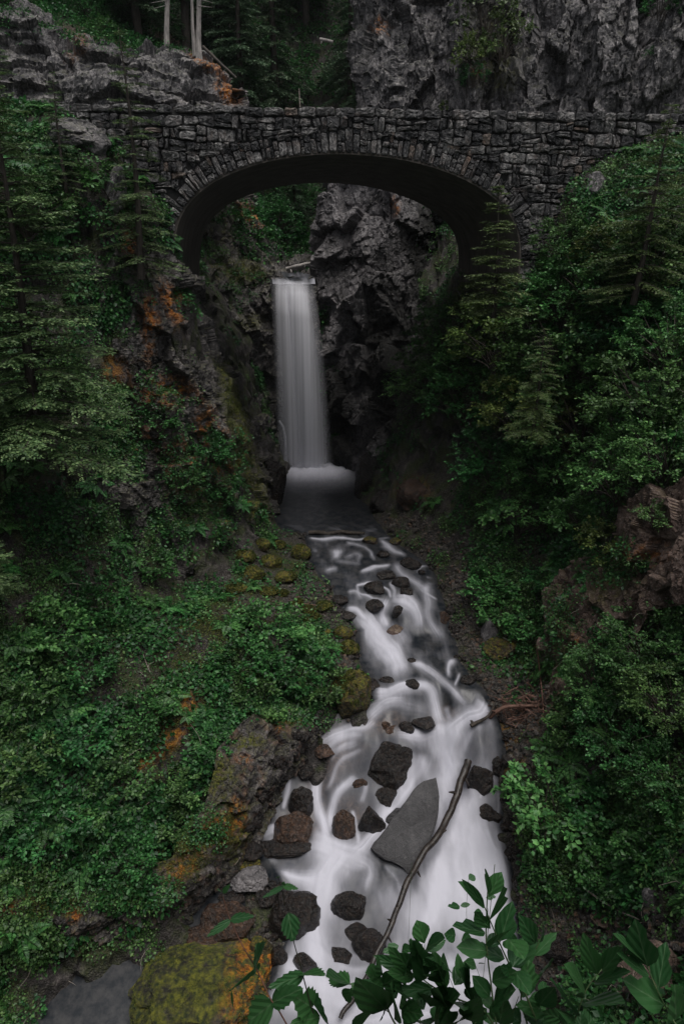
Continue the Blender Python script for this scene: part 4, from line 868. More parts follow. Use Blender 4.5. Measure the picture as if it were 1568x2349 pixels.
rock(1490, 2060, 36, 44, 'grey_rock', 'pale angular stone on the dark slope at far right', seed=78, sub=3, water=False)
rock(1390, 2110, 60, 36, 'pink_rock', 'brownish rubble stone under the thin fallen stick', seed=79, sub=3, water=False)
rock(1500, 2250, 150, 130, 'pink_rock', 'big pinkish brown rock behind the shrub at the lower right corner', 'boulder', 'boulder', seed=80, water=False)
rock(1290, 2180, 90, 60, 'wet', 'dark brown rock on the right shore behind the foreground shrub', seed=81, water=False)
rock(150, 300, 170, 50, 'cliff', 'broad pale bare rock at upper left below the outcrop', 'boulder', 'boulder', seed=82, water=False, sub=5, sink=.5)
rock(262, 440, 60, 90, 'cliff', 'pale streaked rock rib left of the arch', 'boulder', 'boulder', seed=83, water=False, tilt=25)
rock(215, 330, 70, 40, 'cliff', 'small pale rock step just below the broad bare one', seed=84, water=False)
rock(1368, 430, 56, 50, 'cliff', 'light squared rock under the right end of the bridge wall', 'boulder', 'boulder', seed=85, water=False)
# left shore, lower corner
rock(462, 2300, 320, 190, 'mossy_boulder', 'huge rounded boulder covered in yellow green and orange moss at the bottom', 'boulder', 'boulder', seed=90, sub=5, moss=.35, rough_=.09, water=True, depth=.9, ncut=5, soft=1.5)
rock(520, 2112, 116, 92, 'wet_red', 'angular brown rock between the mossy boulder and the dark grey one', seed=91)
rock(455, 2160, 110, 66, 'wet_red', 'muddy brown rock behind the mossy boulder', seed=92, water=False)
rock(600, 2180, 60, 56, 'mossy', 'small mossy orange rock right of the angular brown rock', seed=93, moss=.5, sub=3)
rock(640, 2200, 44, 50, 'wet', 'grey pebble pile stone by the foam at bottom left', seed=94, sub=3)
rock(700, 2215, 56, 60, 'wet', 'dark rounded stone at the foam edge under the plant stems', seed=95, sub=3)
rock(530, 2060, 60, 30, 'wet', 'low dark rock in front of the pale topped square rock', seed=96, sub=3)
# moss covered stones on the left gravel bank
ml = [(655, 1326, 52, 32, 'round bright moss cushion stone nearest the pool outlet'), (578, 1318, 66, 40, 'broad moss covered stone at the foot of the dark wall'), (612, 1357, 50, 22, 'low moss covered stone on the left gravel'), (650, 1362, 24, 18, 'little mossy stone beside the low one'),
      (682, 1384, 28, 22, 'mossy stone in the middle of the left gravel'), (706, 1402, 34, 26, 'yellow mossed stone with an orange side'), (740, 1392, 44, 32, 'plump mossy stone touching the red twig'), (722, 1418, 30, 22, 'mossy stone under the plump one'), (700, 1425, 30, 18, 'flat mossy stone below the yellow one'),
      (787, 1455, 48, 36, 'mossy stone at the water edge below the rapids'), (800, 1490, 44, 40, 'dark mossy stone at the edge of the long chute'), (745, 1450, 30, 18, 'small mossy stone half in leaves'), (690, 1270, 44, 40, 'mossy stone with a yellow crown near the outlet log'),
      (620, 1290, 50, 34, 'moss hummock stone left of the outlet'), (560, 1275, 50, 34, 'moss hummock stone against the dark wall'), (600, 1250, 44, 28, 'moss stone highest on the left bank'), (640, 1250, 36, 22, 'moss stone close to the plunge pool shore'), (540, 1350, 50, 26, 'moss covered stone deepest in the left herbs')]
for i, (u, v, w, h, lab) in enumerate(ml): rock(u, v, w, h, 'mossy', lab, name='mossy_stone', cat='stone', seed=120+i, sub=3, moss=1.0, water=False, group='moss covered stones on the left bank', ncut=8)
def add_moss(o, n, L=.05, seed=0, zmin=-.1, cover=.0):
    me = o.data; r = np.random.default_rng(seed); k = len(me.vertices); v = np.empty(k*3, np.float32); me.vertices.foreach_get('co', v); v = v.reshape(-1, 3).astype(float); nn = np.empty(k*3, np.float32); me.vertices.foreach_get('normal', nn); nn = nn.reshape(-1, 3).astype(float)
    tr_ = np.array([tuple(p.vertices) for p in me.polygons]); c = v[tr_].mean(1); w = (nn[tr_].mean(1)[:, 2] > zmin)*(fbm(c*2.2+seed, 3, 8) > cover-.15)*np.linalg.norm(np.cross(v[tr_][:, 1]-v[tr_][:, 0], v[tr_][:, 2]-v[tr_][:, 0]), axis=1)
    i = r.choice(len(tr_), n, p=w/w.sum()); a = r.dirichlet((1, 1, 1), n); p = (v[tr_[i]]*a[:, :, None]).sum(1); q = nn[tr_[i]].mean(1)
    d = q + r.normal(0, .6, (n, 3)); d /= np.linalg.norm(d, axis=1)[:, None]; s_ = np.cross(d, r.normal(size=(n, 3))); s_ /= np.linalg.norm(s_, axis=1)[:, None]; l_ = L*r.uniform(.5, 1.5, n)[:, None]
    vv = np.stack([p-s_*l_*.3, p+s_*l_*.3, p+d*l_+s_*l_*.12], 1).reshape(-1, 3)
    m = obj('moss', mesh_np('moss', vv, np.arange(3*n).reshape(-1, 3)), M['moss_tuft'], o); m['kind'] = 'stuff'
for o in list(C.objects):
    if o.name.startswith('mossy_stone'): add_moss(o, 1500, .05, len(o.name)+int(o.location.x*7) % 50)
    if 'huge rounded boulder' in o.get('label', ''): paint = o; add_moss(o, 16000, .03, 3, -.4, .2); paint.data.attributes.new('rust', 'FLOAT', 'POINT').data.foreach_set('value', np.array([max(0., min(1., -.5+1.0*q.co.x)) for q in paint.data.vertices], np.float32))
    if 'large dark boulder with yellow' in o.get('label', ''): add_moss(o, 5000, .05, 4, .2, .2)
# large flat slab leaning in the cascade: outline on its own inclined plane, real thickness
def slab():
    out = [(1000, 1782), (1006, 1815), (1003, 1880), (985, 1930), (962, 1975), (941, 2012), (925, 1990), (885, 1972), (850, 1945), (868, 1920), (905, 1870), (935, 1830), (962, 1795)]
    a = on_water(1000, 1800)+np.array([0, 0, .9]); b = on_water(845, 1950)+np.array([0, 0, .55]); c_ = on_water(945, 2012)+np.array([0, 0, .15])
    n = np.cross(b-a, c_-a); n /= np.linalg.norm(n); n = n if n[2] > 0 else -n
    pts = []
    for u, v in smooth_poly([q+(0,) for q in out+[out[0]]], 40)[:, :2]:
        d = ray(u, v); pts.append(d*((a @ n)/(d @ n)))
    pts = np.array(pts[:-1]); c0 = pts.mean(0); k = len(pts); r = np.random.default_rng(5); v = []
    prof = [(.25, .03), (.6, .02), (.9, -.01), (.985, -.05), (1.0, -.14), (1.0, -.5), (.97, -.9)]
    for s_, h_ in prof: v.append(c0 + (pts-c0)*(s_*(1+r.normal(0, .008, k)))[:, None] + n*(h_+.0))
    v.append((c0+n*.03)[None]); v = np.vstack(v); v += 0.035*np.stack([fbm(v*2.5, 3, j) for j in range(3)], 1)
    m = np.arange(k); f = [np.stack([i*k+m, i*k+(m+1) % k, (i+1)*k+(m+1) % k, (i+1)*k+m], 1) for i in range(len(prof)-1)]
    f3 = np.stack([m, (m+1) % k, np.full(k, len(v)-1)], 1)
    o = obj('rock_slab', mesh_np('rock_slab', v - c0, [np.vstack(f), f3], False), M['slab'], None, tuple(c0))
    o.data.validate(); return tag(o, 'large smooth flat grey slab leaning in the cascade beside the branch', 'rock')
slab()
rock(905, 1880, 60, 40, 'slab', 'rounded grey lip rock along the upper left edge of the big slab', seed=97, tilt=-35, depth=.6)
# loose stones: the gravel too small to count
def gravel(name, polys, n, smin, smax, seed, mat, zoff=0):
    r = np.random.default_rng(seed); base = []
    for k in range(5):
        me = rock_mesh(900+k, (1, 1, .7), sub=1); v = np.empty(len(me.vertices)*3, np.float32); me.vertices.foreach_get('co', v); f = np.array([tuple(p.vertices) for p in me.polygons]); base.append((v.reshape(-1, 3), f)); bpy.data.meshes.remove(me)
    V_, F_, n0 = [], [], 0
    for (u0, v0, ru, rv, rot, w_) in polys:
        for _ in range(int(n*w_)):
            a, b = r.normal(0, .5, 2); ca, sa = math.cos(R(rot)), math.sin(R(rot)); u = u0+a*ru*ca-b*rv*sa; v = v0+a*ru*sa+b*rv*ca
            p, nn = hit(u, v)
            if p is None or p[2] < water_z(p[1])+.02 and r.random() < .8: continue
            s_ = smin*(smax/smin)**(r.random()**1.7); bv, bf = base[r.integers(5)]; th = r.uniform(0, 6.28)
            q = bv*np.array([s_, s_*r.uniform(.6, 1), s_]); q = np.c_[q[:, 0]*math.cos(th)-q[:, 1]*math.sin(th), q[:, 0]*math.sin(th)+q[:, 1]*math.cos(th), q[:, 2]] + p + [0, 0, s_*.15]
            V_.append(q); F_.append(bf+n0); n0 += len(q)
    return tag(obj(name, mesh_np(name, np.vstack(V_), np.vstack(F_)), M[mat]), kind='stuff')
M['gravel'] = rock_mat('mixed_gravel', (0.015, 0.013, 0.013), (0.055, 0.05, 0.048), (0.20, 0.18, 0.17), 0, .2, .15, 0, rough=.5, scale=3, tint=.5)
gravel('gravel', [(1060, 1350, 60, 90, 30, 1.2), (1090, 1480, 60, 110, 10, 1.2), (1140, 1560, 80, 70, 0, 1), (1190, 1640, 90, 60, 0, 1), (700, 1400, 110, 60, 20, 1), (790, 1520, 30, 80, 0, .6), (590, 2080, 80, 120, 20, 1.4), (650, 2190, 60, 50, 0, .8), (1200, 1720, 50, 60, 0, .5),
    (1350, 2100, 130, 60, 10, .9), (1250, 2200, 90, 90, 0, .9), (1450, 2200, 130, 120, 0, .9), (1010, 1250, 90, 30, 15, .6), (920, 1200, 60, 20, 0, .4), (730, 1640, 60, 20, 0, .3), (1180, 1850, 12, 120, 0, .5), (1200, 2040, 12, 100, 0, .5)], 900, .05, .34, 4, 'gravel')
gravel('stream_stones', [(u_, v_, 16, 10, 0, 1) for v_, a_, b_ in EDGE if v_ > 1220 for u_ in (a_-4, b_+6)] + [(820, 1510, 40, 50, 20, 1), (850, 1585, 60, 14, 0, 1), (960, 1530, 60, 40, 0, .8), (620, 2110, 30, 80, 0, 1.5)], 45, .10, .55, 9, 'wet')
# ------------------------------------------------------------ logs and dead wood
def limb(name, pts, r0, r1, mat, label, cat='branch', seg=9, n=40, knots=5, seed=0, twigs=0, bump_=.12, parent=None):
    r = np.random.default_rng(seed); q = smooth_poly(pts, n); q += np.stack([fbm(q*1.2+seed, 2, k) for k in range(3)], 1)*r0*.8
    rad = np.linspace(r0, r1, n)*(1+bump_*fbm(q*5+seed, 2, 9)); c0 = q[0].copy(); mb = MB(); mb.tube(q-c0, rad, seg)
    for k in range(knots):
        i = r.integers(3, n-3); d = r.normal(size=3); d /= np.linalg.norm(d); L = r.uniform(.8, 2.6)*rad[i]
        mb.tube(np.array([q[i]-c0, q[i]-c0+d*(rad[i]+L*.5), q[i]-c0+d*(rad[i]+L)]), [rad[i]*.5, rad[i]*.35, rad[i]*.15], 5)
    for k in range(twigs):
        i = r.integers(n//4, n-2); d = r.normal(size=3); d[2] = abs(d[2])*.3; d /= np.linalg.norm(d); L = r.uniform(6, 22)*rad[i]
        tw = smooth_poly([q[i]-c0, q[i]-c0+d*L*.5+r.normal(0, .1*L, 3), q[i]-c0+d*L+[0, 0, -.1*L]], 8); mb.tube(tw, np.linspace(rad[i]*.4, rad[i]*.08, 8), 4)
    o = obj(name, mb.mesh(name, True), M[mat], parent, None if parent else tuple(c0))
    if parent: o.location = tuple(c0)
    return tag(o, label, cat) if label else o
def lift(u, v, h): p = on_water(u, v); d = p/np.linalg.norm(p); return p - d*h
limb('fallen_branch', [lift(1070, 1742, .3), lift(1047, 1830, .9), lift(1010, 1905, 1.3), lift(968, 1965, 1.3), (lift(930, 2040, 1.2)), lift(895, 2120, 1.1), lift(845, 2225, .9), lift(784, 2338, .5)], .165, .075, 'logm', 'long bare dark branch leaning across the cascade in front of the grey slab', seed=3, knots=12, n=70)
limb('sunken_log', [on_water(708, 1226)+[0, 0, .05], on_water(770, 1225)+[0, 0, .07], on_water(838, 1224)+[0, 0, .05]], .13, .1, 'bark', 'thin sunken log lying across the head of the rapids', 'log', seed=4)
limb('driftwood', [P(655, 616, y=52.6), P(680, 610, y=52.4), P(712, 603, y=52.8)], .16, .1, 'bark_grey', 'grey driftwood log caught at the lip of the falls', 'log', seed=5, knots=3)
def on_g(u, v, h=.1): p, n = hit(u, v); return p - (p/np.linalg.norm(p))*h
limb('twig', [on_g(672, 1380), on_g(700, 1385, .2), on_g(740, 1390, .2), on_g(780, 1392, .15)], .025, .012, 'redwood', 'thin red twig lying over the moss stones at the left', 'twig', seed=8, knots=2)
limb('dead_stick', [on_g(1335, 2035, .2), on_g(1370, 2060, .5), on_g(1410, 2085, .5), on_g(1465, 2110, .3)], .04, .02, 'deadwood', 'thin pale fallen stick on the dark slope at right', 'stick', seed=9)
limb('dead_stick', [on_g(1230, 1480, .1), on_g(1240, 1560, .2), on_g(1245, 1640, .3)], .035, .03, 'redwood', 'brown rotting stick standing in the right gully', 'stick', seed=10)
limb('dead_stick', [on_g(1150, 1460, .2), on_g(1165, 1470, .3), on_g(1182, 1488, .2)], .035, .02, 'deadwood', 'short curved pale stick on the mossy right boulder', 'stick', seed=12)
limb('fallen_log', [P(470, 128, y=48.5)+[0, -.6, .3], P(505, 160, y=48.2)+[0, -.6, .3], P(547, 196, y=48)+[0, -.8, .2]], .09, .06, 'bark', 'slim dark fallen log sliding off the left outcrop behind the bridge', 'log', seed=13)
limb('fallen_log', [P(735, 92, y=60), P(765, 98, y=60)], .12, .12, 'bark_grey', 'short pale log end in the far forest above the bridge', 'log', seed=14, knots=1)
# root debris on the right shore
deb = empty('debris_pile', tuple(on_g(1200, 1640)), label='tangle of reddish dead twigs washed up on the right shore', category='debris')
r = np.random.default_rng(31); mb = MB(); c0 = np.array(deb.location)
for k in range(150):
    u, v = 1200+r.normal(0, 42), 1632+r.normal(0, 16); p, _ = hit(u, v)
    if p is None: continue
    p = p - c0 + [0, 0, r.uniform(0, .45)]; d = r.normal(size=3)*[1, .6, .35]; d /= np.linalg.norm(d); L = r.uniform(.25, 1.0)
    mb.tube(smooth_poly([p-d*L/2, p+r.normal(0, .07, 3), p+d*L/2], 6), np.linspace(r.uniform(.012, .03), .006, 6), 4)
tag(obj('twigs', mb.mesh('twigs'), M['redwood'], deb), kind='stuff')
q = limb('root', [lift(1120, 1645, .2), lift(1150, 1625, .6), lift(1190, 1615, .9), lift(1240, 1620, .9)], .10, .05, 'redwood', None, seed=33, parent=deb); q.location = Vector(q.location) - deb.location
q = limb('root', [lift(1080, 1665, .4), lift(1120, 1640, .5), lift(1135, 1610, .6)], .09, .04, 'bark', None, seed=34, parent=deb); q.location = Vector(q.location) - deb.location
# ------------------------------------------------------------ foliage makers
def leaf_quads(p, d, nrm_, L, W, fold=0.0):
    """diamond leaves: base p, direction d, normal nrm_ -> verts (4n,3), quads"""
    s = np.cross(d, nrm_); s /= np.linalg.norm(s, axis=1)[:, None]+1e-9; up = np.cross(s, d)
    L = np.asarray(L)[:, None]; W = np.asarray(W)[:, None]
    v = np.stack([p, p+d*L*.45+s*W*.5, p+d*L - up*L*.12, p+d*L*.45-s*W*.5], 1).reshape(-1, 3)
    return v, np.arange(len(p)*4).reshape(-1, 4)
def unit(a): return a/(np.linalg.norm(a, axis=-1, keepdims=True)+1e-9)
def shrub_meshes(seed, n_spray=80, n_leaf=90, leaf=0.075, rad=(1, 1, .85), spray=0.42, inner=.5, droop=0.0):
    r = np.random.default_rng(seed); mb = MB()
    dirs = unit(r.normal(size=(n_spray*3, 3))); dirs = dirs[dirs[:, 2] > -.45][:n_spray]; ns = len(dirs)
    lob = 1+.38*fbm(dirs*1.7+seed*5.1, 2, 3); rr = lob*(1-(1-inner)*r.random(ns)**2.0); cen = dirs*rr[:, None]*np.array(rad) + [0, 0, rad[2]*.75]
    ax = unit(dirs*[1, 1, .5] + [0, 0, .25-droop] + r.normal(0, .25, (ns, 3)))
    P_, D_, N_, L_ = [], [], [], []
    for c, a, q in zip(cen, ax, r.uniform(.6, 1.25, ns)):
        nt = r.integers(4, 8); per = n_leaf//nt
        for _ in range(nt):
            td = unit(a + r.normal(0, .55, 3)*[1, 1, .6]); ln = spray*q*r.uniform(.5, 1.1); t_ = np.sort(r.random(per))**.8
            b = c + np.outer(t_*ln, td) + [0, 0, 0] - np.outer((t_*ln)**2, [0, 0, .35+droop]) ; sd_ = unit(np.cross(td, [0, 0, 1])+1e-6)
            sg = np.where(np.arange(per) % 2, 1, -1)[:, None]
            d_ = unit(td*.6 + sg*sd_*.8 + r.normal(0, .35, (per, 3)) - [0, 0, .15]); n_ = unit(np.array([0, 0, 1]) + r.normal(0, .42, (per, 3)))
            P_.append(b+d_*.015); D_.append(d_); N_.append(n_); L_.append(leaf*r.uniform(.55, 1.2, per))
    p, d_, n_, L = map(np.concatenate, (P_, D_, N_, L_)); v, f = leaf_quads(p, d_, n_, L, L*.68)
    cr = mesh_np('crown', v, f)
    for k in range(0, ns, 2):
        c = cen[k]; b0 = np.array([r.normal(0, .05), r.normal(0, .05), -.15]); m = c*[.45, .45, .5]+[0, 0, .02]
        mb.tube(smooth_poly([b0, m+r.normal(0, .06, 3), c], 7), np.linspace(.028, .006, 7), 4)
    return cr, mb.mesh('stems')
def conifer_meshes(seed, H, Rb, nb, z0=.08, droop=.35, needle=.055, density=1.0, top=.95, upturn=0.0, open_=1.0, tip_light=False, asym=0.0):
    r = np.random.default_rng(seed); P_, D_, N_, L_ = [], [], [], []; mb = MB()
    tp = np.stack([.15*H*.1*np.sin(np.linspace(0, 3, 14)+seed), .1*H*.1*np.cos(np.linspace(0, 4, 14)+seed), np.linspace(0, H, 14)], 1); tp[:, :2] -= tp[0, :2]
    mb.tube(tp, np.linspace(H*.016+.03, .01, 14), 8)
    for k in range(nb):
        lay = max(1, int(H*1.5)); h = z0+(1-z0)*(k+r.random())/nb; h = h*.6+.4*(np.floor(h*lay)+.5+r.normal(0, .2))/lay; h = min(.985, max(z0, h)); az = k*2.399+r.normal(0, .4); L = Rb*((1-h)**top*.95+.05)*r.uniform(.6, 1.15)*(1+asym*math.cos(az-.5))
        o = np.array([np.interp(h*H, tp[:, 2], tp[:, 0]), np.interp(h*H, tp[:, 2], tp[:, 1]), h*H]); hd = np.array([math.cos(az), math.sin(az), 0])
        n = max(6, int(L/.11)); s_ = np.linspace(0, 1, n); slope = upturn + .35*h - .1
        ctr = o + np.outer(s_*L, hd) + np.outer(slope*s_*L - droop*L*s_**2*(1-.25*s_), [0, 0, 1]); ctr += r.normal(0, .012*L, ctr.shape)*s_[:, None]
        mb.tube(ctr, np.linspace(.012+L*.010, .004, n), 4)
        td = unit(np.gradient(ctr, axis=0)); side = unit(np.cross(td, [0, 0, 1]))
        for i in range(max(1, int(n*.15)), n):
            for sg in (-1, 1):
                if r.random() > .95*density: continue
                l2 = min(L*(.34*(1-s_[i])**.7+.08), .85+.2*L)*r.uniform(.5, 1.25)*open_; d2 = unit(td[i]*.75+sg*side[i]*.85+[0, 0, r.normal(-.05, .12)])
                m = max(3, int(l2/(needle*.55))); t_ = np.linspace(.05, 1, m); b = ctr[i]+np.outer(t_*l2, d2) - np.outer((t_*l2)**2, [0, 0, .5*droop])
                s2 = unit(np.cross(d2, [0, 0, 1])); sg2 = np.where(np.arange(m) % 2, 1, -1)[:, None]
                P_.append(b); D_.append(unit(d2*.7+sg2*s2*.95+r.normal(0, .22, (m, 3))-[0, 0, .05])); N_.append(unit(np.array([0, 0, 1])+r.normal(0, .28, (m, 3)))); L_.append(needle*r.uniform(1.1, 2.2, m)*(1.1-.35*t_))
    p, d_, n_, L = map(np.concatenate, (P_, D_, N_, L_)); v, f = leaf_quads(p, d_, n_, L, L*.55)
    return mesh_np('crown', v, f), mb.mesh('trunk', True)
def thing_from(meshes, mats, names, name, loc, scale=1.0, rz=0, tilt=(0, 0), **tg):
    o = empty(name, tuple(loc), 0, **tg); o.rotation_euler = (tilt[0], tilt[1], rz); o.scale = (scale, scale, scale) if np.isscalar(scale) else scale
    for me, m, nm in zip(meshes, mats, names):
        if not me.materials: me.materials.append(m)
        c = obj(nm, me, None, o)
        if m.name != me.materials[0].name:
            c.material_slots[0].link = 'OBJECT'; c.material_slots[0].material = m
    return o
# ------------------------------------------------------------ scatter for what nobody could count
def scatter(name, pts, rots, scs, src, kind='stuff'):
    n = len(pts); me = bpy.data.meshes.new(name); me.vertices.add(n); me.vertices.foreach_set('co', np.asarray(pts, np.float32).ravel())
    a = me.attributes.new('rot', 'FLOAT_VECTOR', 'POINT'); a.data.foreach_set('vector', np.asarray(rots, np.float32).ravel())
    a = me.attributes.new('sc', 'FLOAT', 'POINT'); a.data.foreach_set('value', np.asarray(scs, np.float32))
    a = me.attributes.new('pick', 'INT', 'POINT'); a.data.foreach_set('value', rng.integers(0, len(src), n).astype(np.int32))
    o = bpy.data.objects.new(name, me); C.objects.link(o); o['kind'] = kind
    g = bpy.data.node_groups.new(name, 'GeometryNodeTree'); g.interface.new_socket('Geometry', in_out='INPUT', socket_type='NodeSocketGeometry'); g.interface.new_socket('Geometry', in_out='OUTPUT', socket_type='NodeSocketGeometry')
    N = g.nodes; i_ = N.new('NodeGroupInput'); o_ = N.new('NodeGroupOutput'); ip = N.new('GeometryNodeInstanceOnPoints'); gi = N.new('GeometryNodeJoinGeometry')
    for s_ in reversed(src):
        oi = N.new('GeometryNodeObjectInfo'); oi.inputs['Object'].default_value = s_; oi.inputs['As Instance'].default_value = True; g.links.new(oi.outputs['Geometry'], gi.inputs[0])
    def na(nm, ty):
        x = N.new('GeometryNodeInputNamedAttribute'); x.data_type = ty; x.inputs['Name'].default_value = nm; return x.outputs['Attribute']
    g.links.new(i_.outputs[0], ip.inputs['Points']); g.links.new(gi.outputs[0], ip.inputs['Instance']); ip.inputs['Pick Instance'].default_value = True
    g.links.new(na('pick', 'INT'), ip.inputs['Instance Index']); g.links.new(na('rot', 'FLOAT_VECTOR'), ip.inputs['Rotation']); g.links.new(na('sc', 'FLOAT'), ip.inputs['Scale'])
    g.links.new(ip.outputs[0], o_.inputs[0]); md = o.modifiers.new('scatter', 'NODES'); md.node_group = g
    return o
def herb_mesh(seed, n, leaf, rad, h, up=.8):
    r = np.random.default_rng(seed); th = r.uniform(0, 6.28, n); q = rad*np.sqrt(r.random(n)); p = np.stack([q*np.cos(th), q*np.sin(th), h*(1-(q/rad)**2)*r.uniform(.3, 1, n)+.01], 1)
    d = unit(np.stack([np.cos(th), np.sin(th), r.normal(.1, .3, n)], 1)+r.normal(0, .5, (n, 3))); nn = unit(np.array([0, 0, up])+r.normal(0, .35, (n, 3))); L = leaf*r.uniform(.5, 1.3, n)
    v, f = leaf_quads(p, d, nn, L, L*.72); return mesh_np('herb', v, f)
def fern_mesh(seed, nf=8, L=.75):
    r = np.random.default_rng(seed); P_, D_, N_, S_ = [], [], [], []
    for k in range(nf):
        az = k*6.283/nf+r.normal(0, .25); l_ = L*r.uniform(.7, 1.15); s_ = np.linspace(.08, 1, 22); hd = np.array([math.cos(az), math.sin(az), 0]); sd_ = np.array([-hd[1], hd[0], 0])
        c = np.outer(s_*l_, hd)+np.outer(l_*(.75*s_-.72*s_**2), [0, 0, 1]); w = np.sin(np.pi*np.clip(s_, .04, 1)**.75)*.19*l_+.01
        for sg in (-1, 1): P_.append(c); D_.append(unit(sd_*sg+hd*.45-np.array([0, 0, .12])+r.normal(0, .06, (22, 3)))); N_.append(unit(np.array([0, 0, 1])+r.normal(0, .15, (22, 3)))); S_.append(w)
    p, d, n, s_ = map(np.concatenate, (P_, D_, N_, S_)); v, f = leaf_quads(p, d, n, s_*1.2, s_*.0+.055*L/.75); return mesh_np('fern', v, f)
def hidden_src(name, me, mat):
    o = bpy.data.objects.new(name, me)
    if not me.materials: me.materials.append(mat)
    return o
# sample points over the solid ground, area weighted
def sample(objs, dens, r, ymin=9, ymax=62, xmax=24):
    PP, NN, TT = [], [], []
    for nm in objs:
        o = bpy.data.objects[nm]; m = o.data; a = np.empty(len(m.vertices)*3, np.float32); m.vertices.foreach_get('co', a); a = a.reshape(-1, 3).astype(float)
        b = np.empty(len(m.loops), np.int32); m.loops.foreach_get('vertex_index', b); b = b.reshape(-1, 4); q = a[b]
        n = np.cross(q[:, 2]-q[:, 0], q[:, 3]-q[:, 1])/2; ar = np.linalg.norm(n, axis=1); c = q.mean(1); n = n/(ar[:, None]+1e-9)
        flip = n[:, 2] < -.3; n[flip] *= -1
        ok = (c[:, 1] > ymin) & (c[:, 1] < ymax) & (np.abs(c[:, 0]) < xmax)
        e = dens*ar*ok*np.clip(24/np.maximum(c[:, 1]-c[:, 2]*.3, 1), .25, 1.4); k = np.floor(e+r.random(len(e))).astype(int); idx = np.repeat(np.arange(len(e)), k)
        w = r.random((len(idx), 2)); qq = q[idx]; p = (qq[:, 0]*(1-w[:, :1])+qq[:, 1]*w[:, :1])*(1-w[:, 1:])+(qq[:, 3]*(1-w[:, :1])+qq[:, 2]*w[:, :1])*w[:, 1:]
        PP.append(p); NN.append(n[idx])
    return np.vstack(PP), np.vstack(NN)
def blobs(p, bl):
    u, v = proj(p); w = np.zeros(len(p)); wob = 1+.55*fbm(p*.8, 3, 71)
    for (a, b, ru, rv, rot, k) in bl:
        ca, sa = math.cos(R(rot)), math.sin(R(rot)); du = u-a; dv = v-b; x = (du*ca+dv*sa)/ru; y = (-du*sa+dv*ca)/rv
        w = np.maximum(w, k*np.clip(1.8-1.4*np.sqrt(x*x+y*y)*wob, 0, 1))
    return w
BARE = [(1045, 1340, 45, 90, 15, 1), (1080, 1480, 50, 110, 5, 1), (1160, 1590, 80, 60, 0, .8), (1200, 1650, 90, 60, 0, 1), (690, 1370, 100, 60, 20, .95), (780, 1510, 40, 90, 0, 1), (1190, 1730, 50, 60, 0, 1), (1185, 1950, 25, 200, -3, 1),
        (1350, 2110, 170, 50, 5, .95), (1250, 2220, 100, 120, 0, 1), (1460, 2220, 150, 110, 0, .8), (1010, 1240, 110, 40, 15, .9), (900, 1180, 70, 60, 0, 1), (640, 1330, 60, 60, 0, .6), (1275, 1480, 24, 150, 0, .9), (500, 2120, 200, 90, -30, 1), (200, 2250, 260, 90, 0, 1), (1480, 1240, 90, 90, 0, .85),
        (330, 1270, 60, 40, 0, .5), (560, 1960, 40, 120, 40, 1), (480, 1290, 120, 60, -20, .9), (220, 1480, 60, 40, 0, .5)] + [(430, 880, 130, 330, 0, .97), (330, 1180, 110, 130, 0, .6), (120, 1180, 120, 120, 0, .45), (120, 1010, 140, 60, 0, .7), (400, 1290, 150, 55, -28, .85), (150, 1340, 170, 50, -20, .75), (230, 1620, 90, 22, -35, .7), (330, 1480, 120, 22, -35, .7), (120, 1790, 90, 22, -30, .7), (400, 1740, 30, 90, 40, .9), (1000, 1130, 70, 60, 0, .6)] + [(a, b, ru*1.15, rv*1.15, ro, .97*k) for a, b, ru, rv, ro, k in RUST]
MOSSY = [(560, 1400, 130, 90, -30, 1), (450, 1480, 120, 60, -35, .9), (620, 1290, 80, 60, 0, 1), (400, 1650, 70, 110, 30, .9), (480, 1920, 120, 60, -40, 1), (300, 1780, 60, 60, 0, .6), (380, 1960, 60, 60, 0, .7), (1180, 1500, 80, 100, 0, .5), (560, 980, 40, 200, -12, 1), (60, 2050, 100, 40, 0, .8), (1230, 1480, 60, 60, 0, .6), (1190, 2000, 40, 120, 0, .8)]
sr = np.random.default_rng(77)
pp, nn_ = sample(['ground'], 34, sr)
und = on = None
yw = pp[:, 1]; xw = pp[:, 0]; inw = (xw > np.interp(yw, ey, el)-.15) & (xw < np.interp(yw, ey, er)+.15) & (yw > 12) & (yw < 52)
# under the bridge and in the gorge little grows
bri = (np.abs(xw) < 9) & (yw > 36) & (yw < 50)
pr = 1 - np.clip(blobs(pp, BARE), 0, 1); pr *= np.where(bri, .12, 1); pr *= ~inw; pr *= (pp[:, 2] > water_z(yw)+.12)
pr *= np.clip(.5+2.0*fbm(pp*.5, 3, 13), .06, 1)
mo = np.clip(blobs(pp, MOSSY), 0, 1)
keep = sr.random(len(pp)) < pr
ismoss = sr.random(len(pp)) < mo*.9
def eul(n, r, lean=.6):
    """tilt towards the surface normal, random spin"""
    nz_ = unit(n*lean+np.array([0, 0, 1-lean])); th = np.arccos(np.clip(nz_[:, 2], -1, 1)); ph = np.arctan2(nz_[:, 1], nz_[:, 0])
    out = np.empty((len(n), 3)); sp_ = r.uniform(0, 6.28, len(n))
    ax = np.stack([-np.sin(ph), np.cos(ph), 0*ph], 1)
    for i in range(len(n)):
        out[i] = (Quaternion(ax[i], th[i]) @ Quaternion((0, 0, 1), sp_[i])).to_euler()[:]
    return out
herbs = [hidden_src('herb', herb_mesh(s_, 30, .14, .36, .30), M['leaf_deep']) for s_ in (1, 2, 3)]
herbs2 = [hidden_src('herb', herb_mesh(s_, 44, .085, .32, .26), M['leaf']) for s_ in (4, 5, 6)]
mosst = [hidden_src('moss_tuft', herb_mesh(s_, 90, .034, .24, .07, .6), M['moss_tuft']) for s_ in (7, 8)]
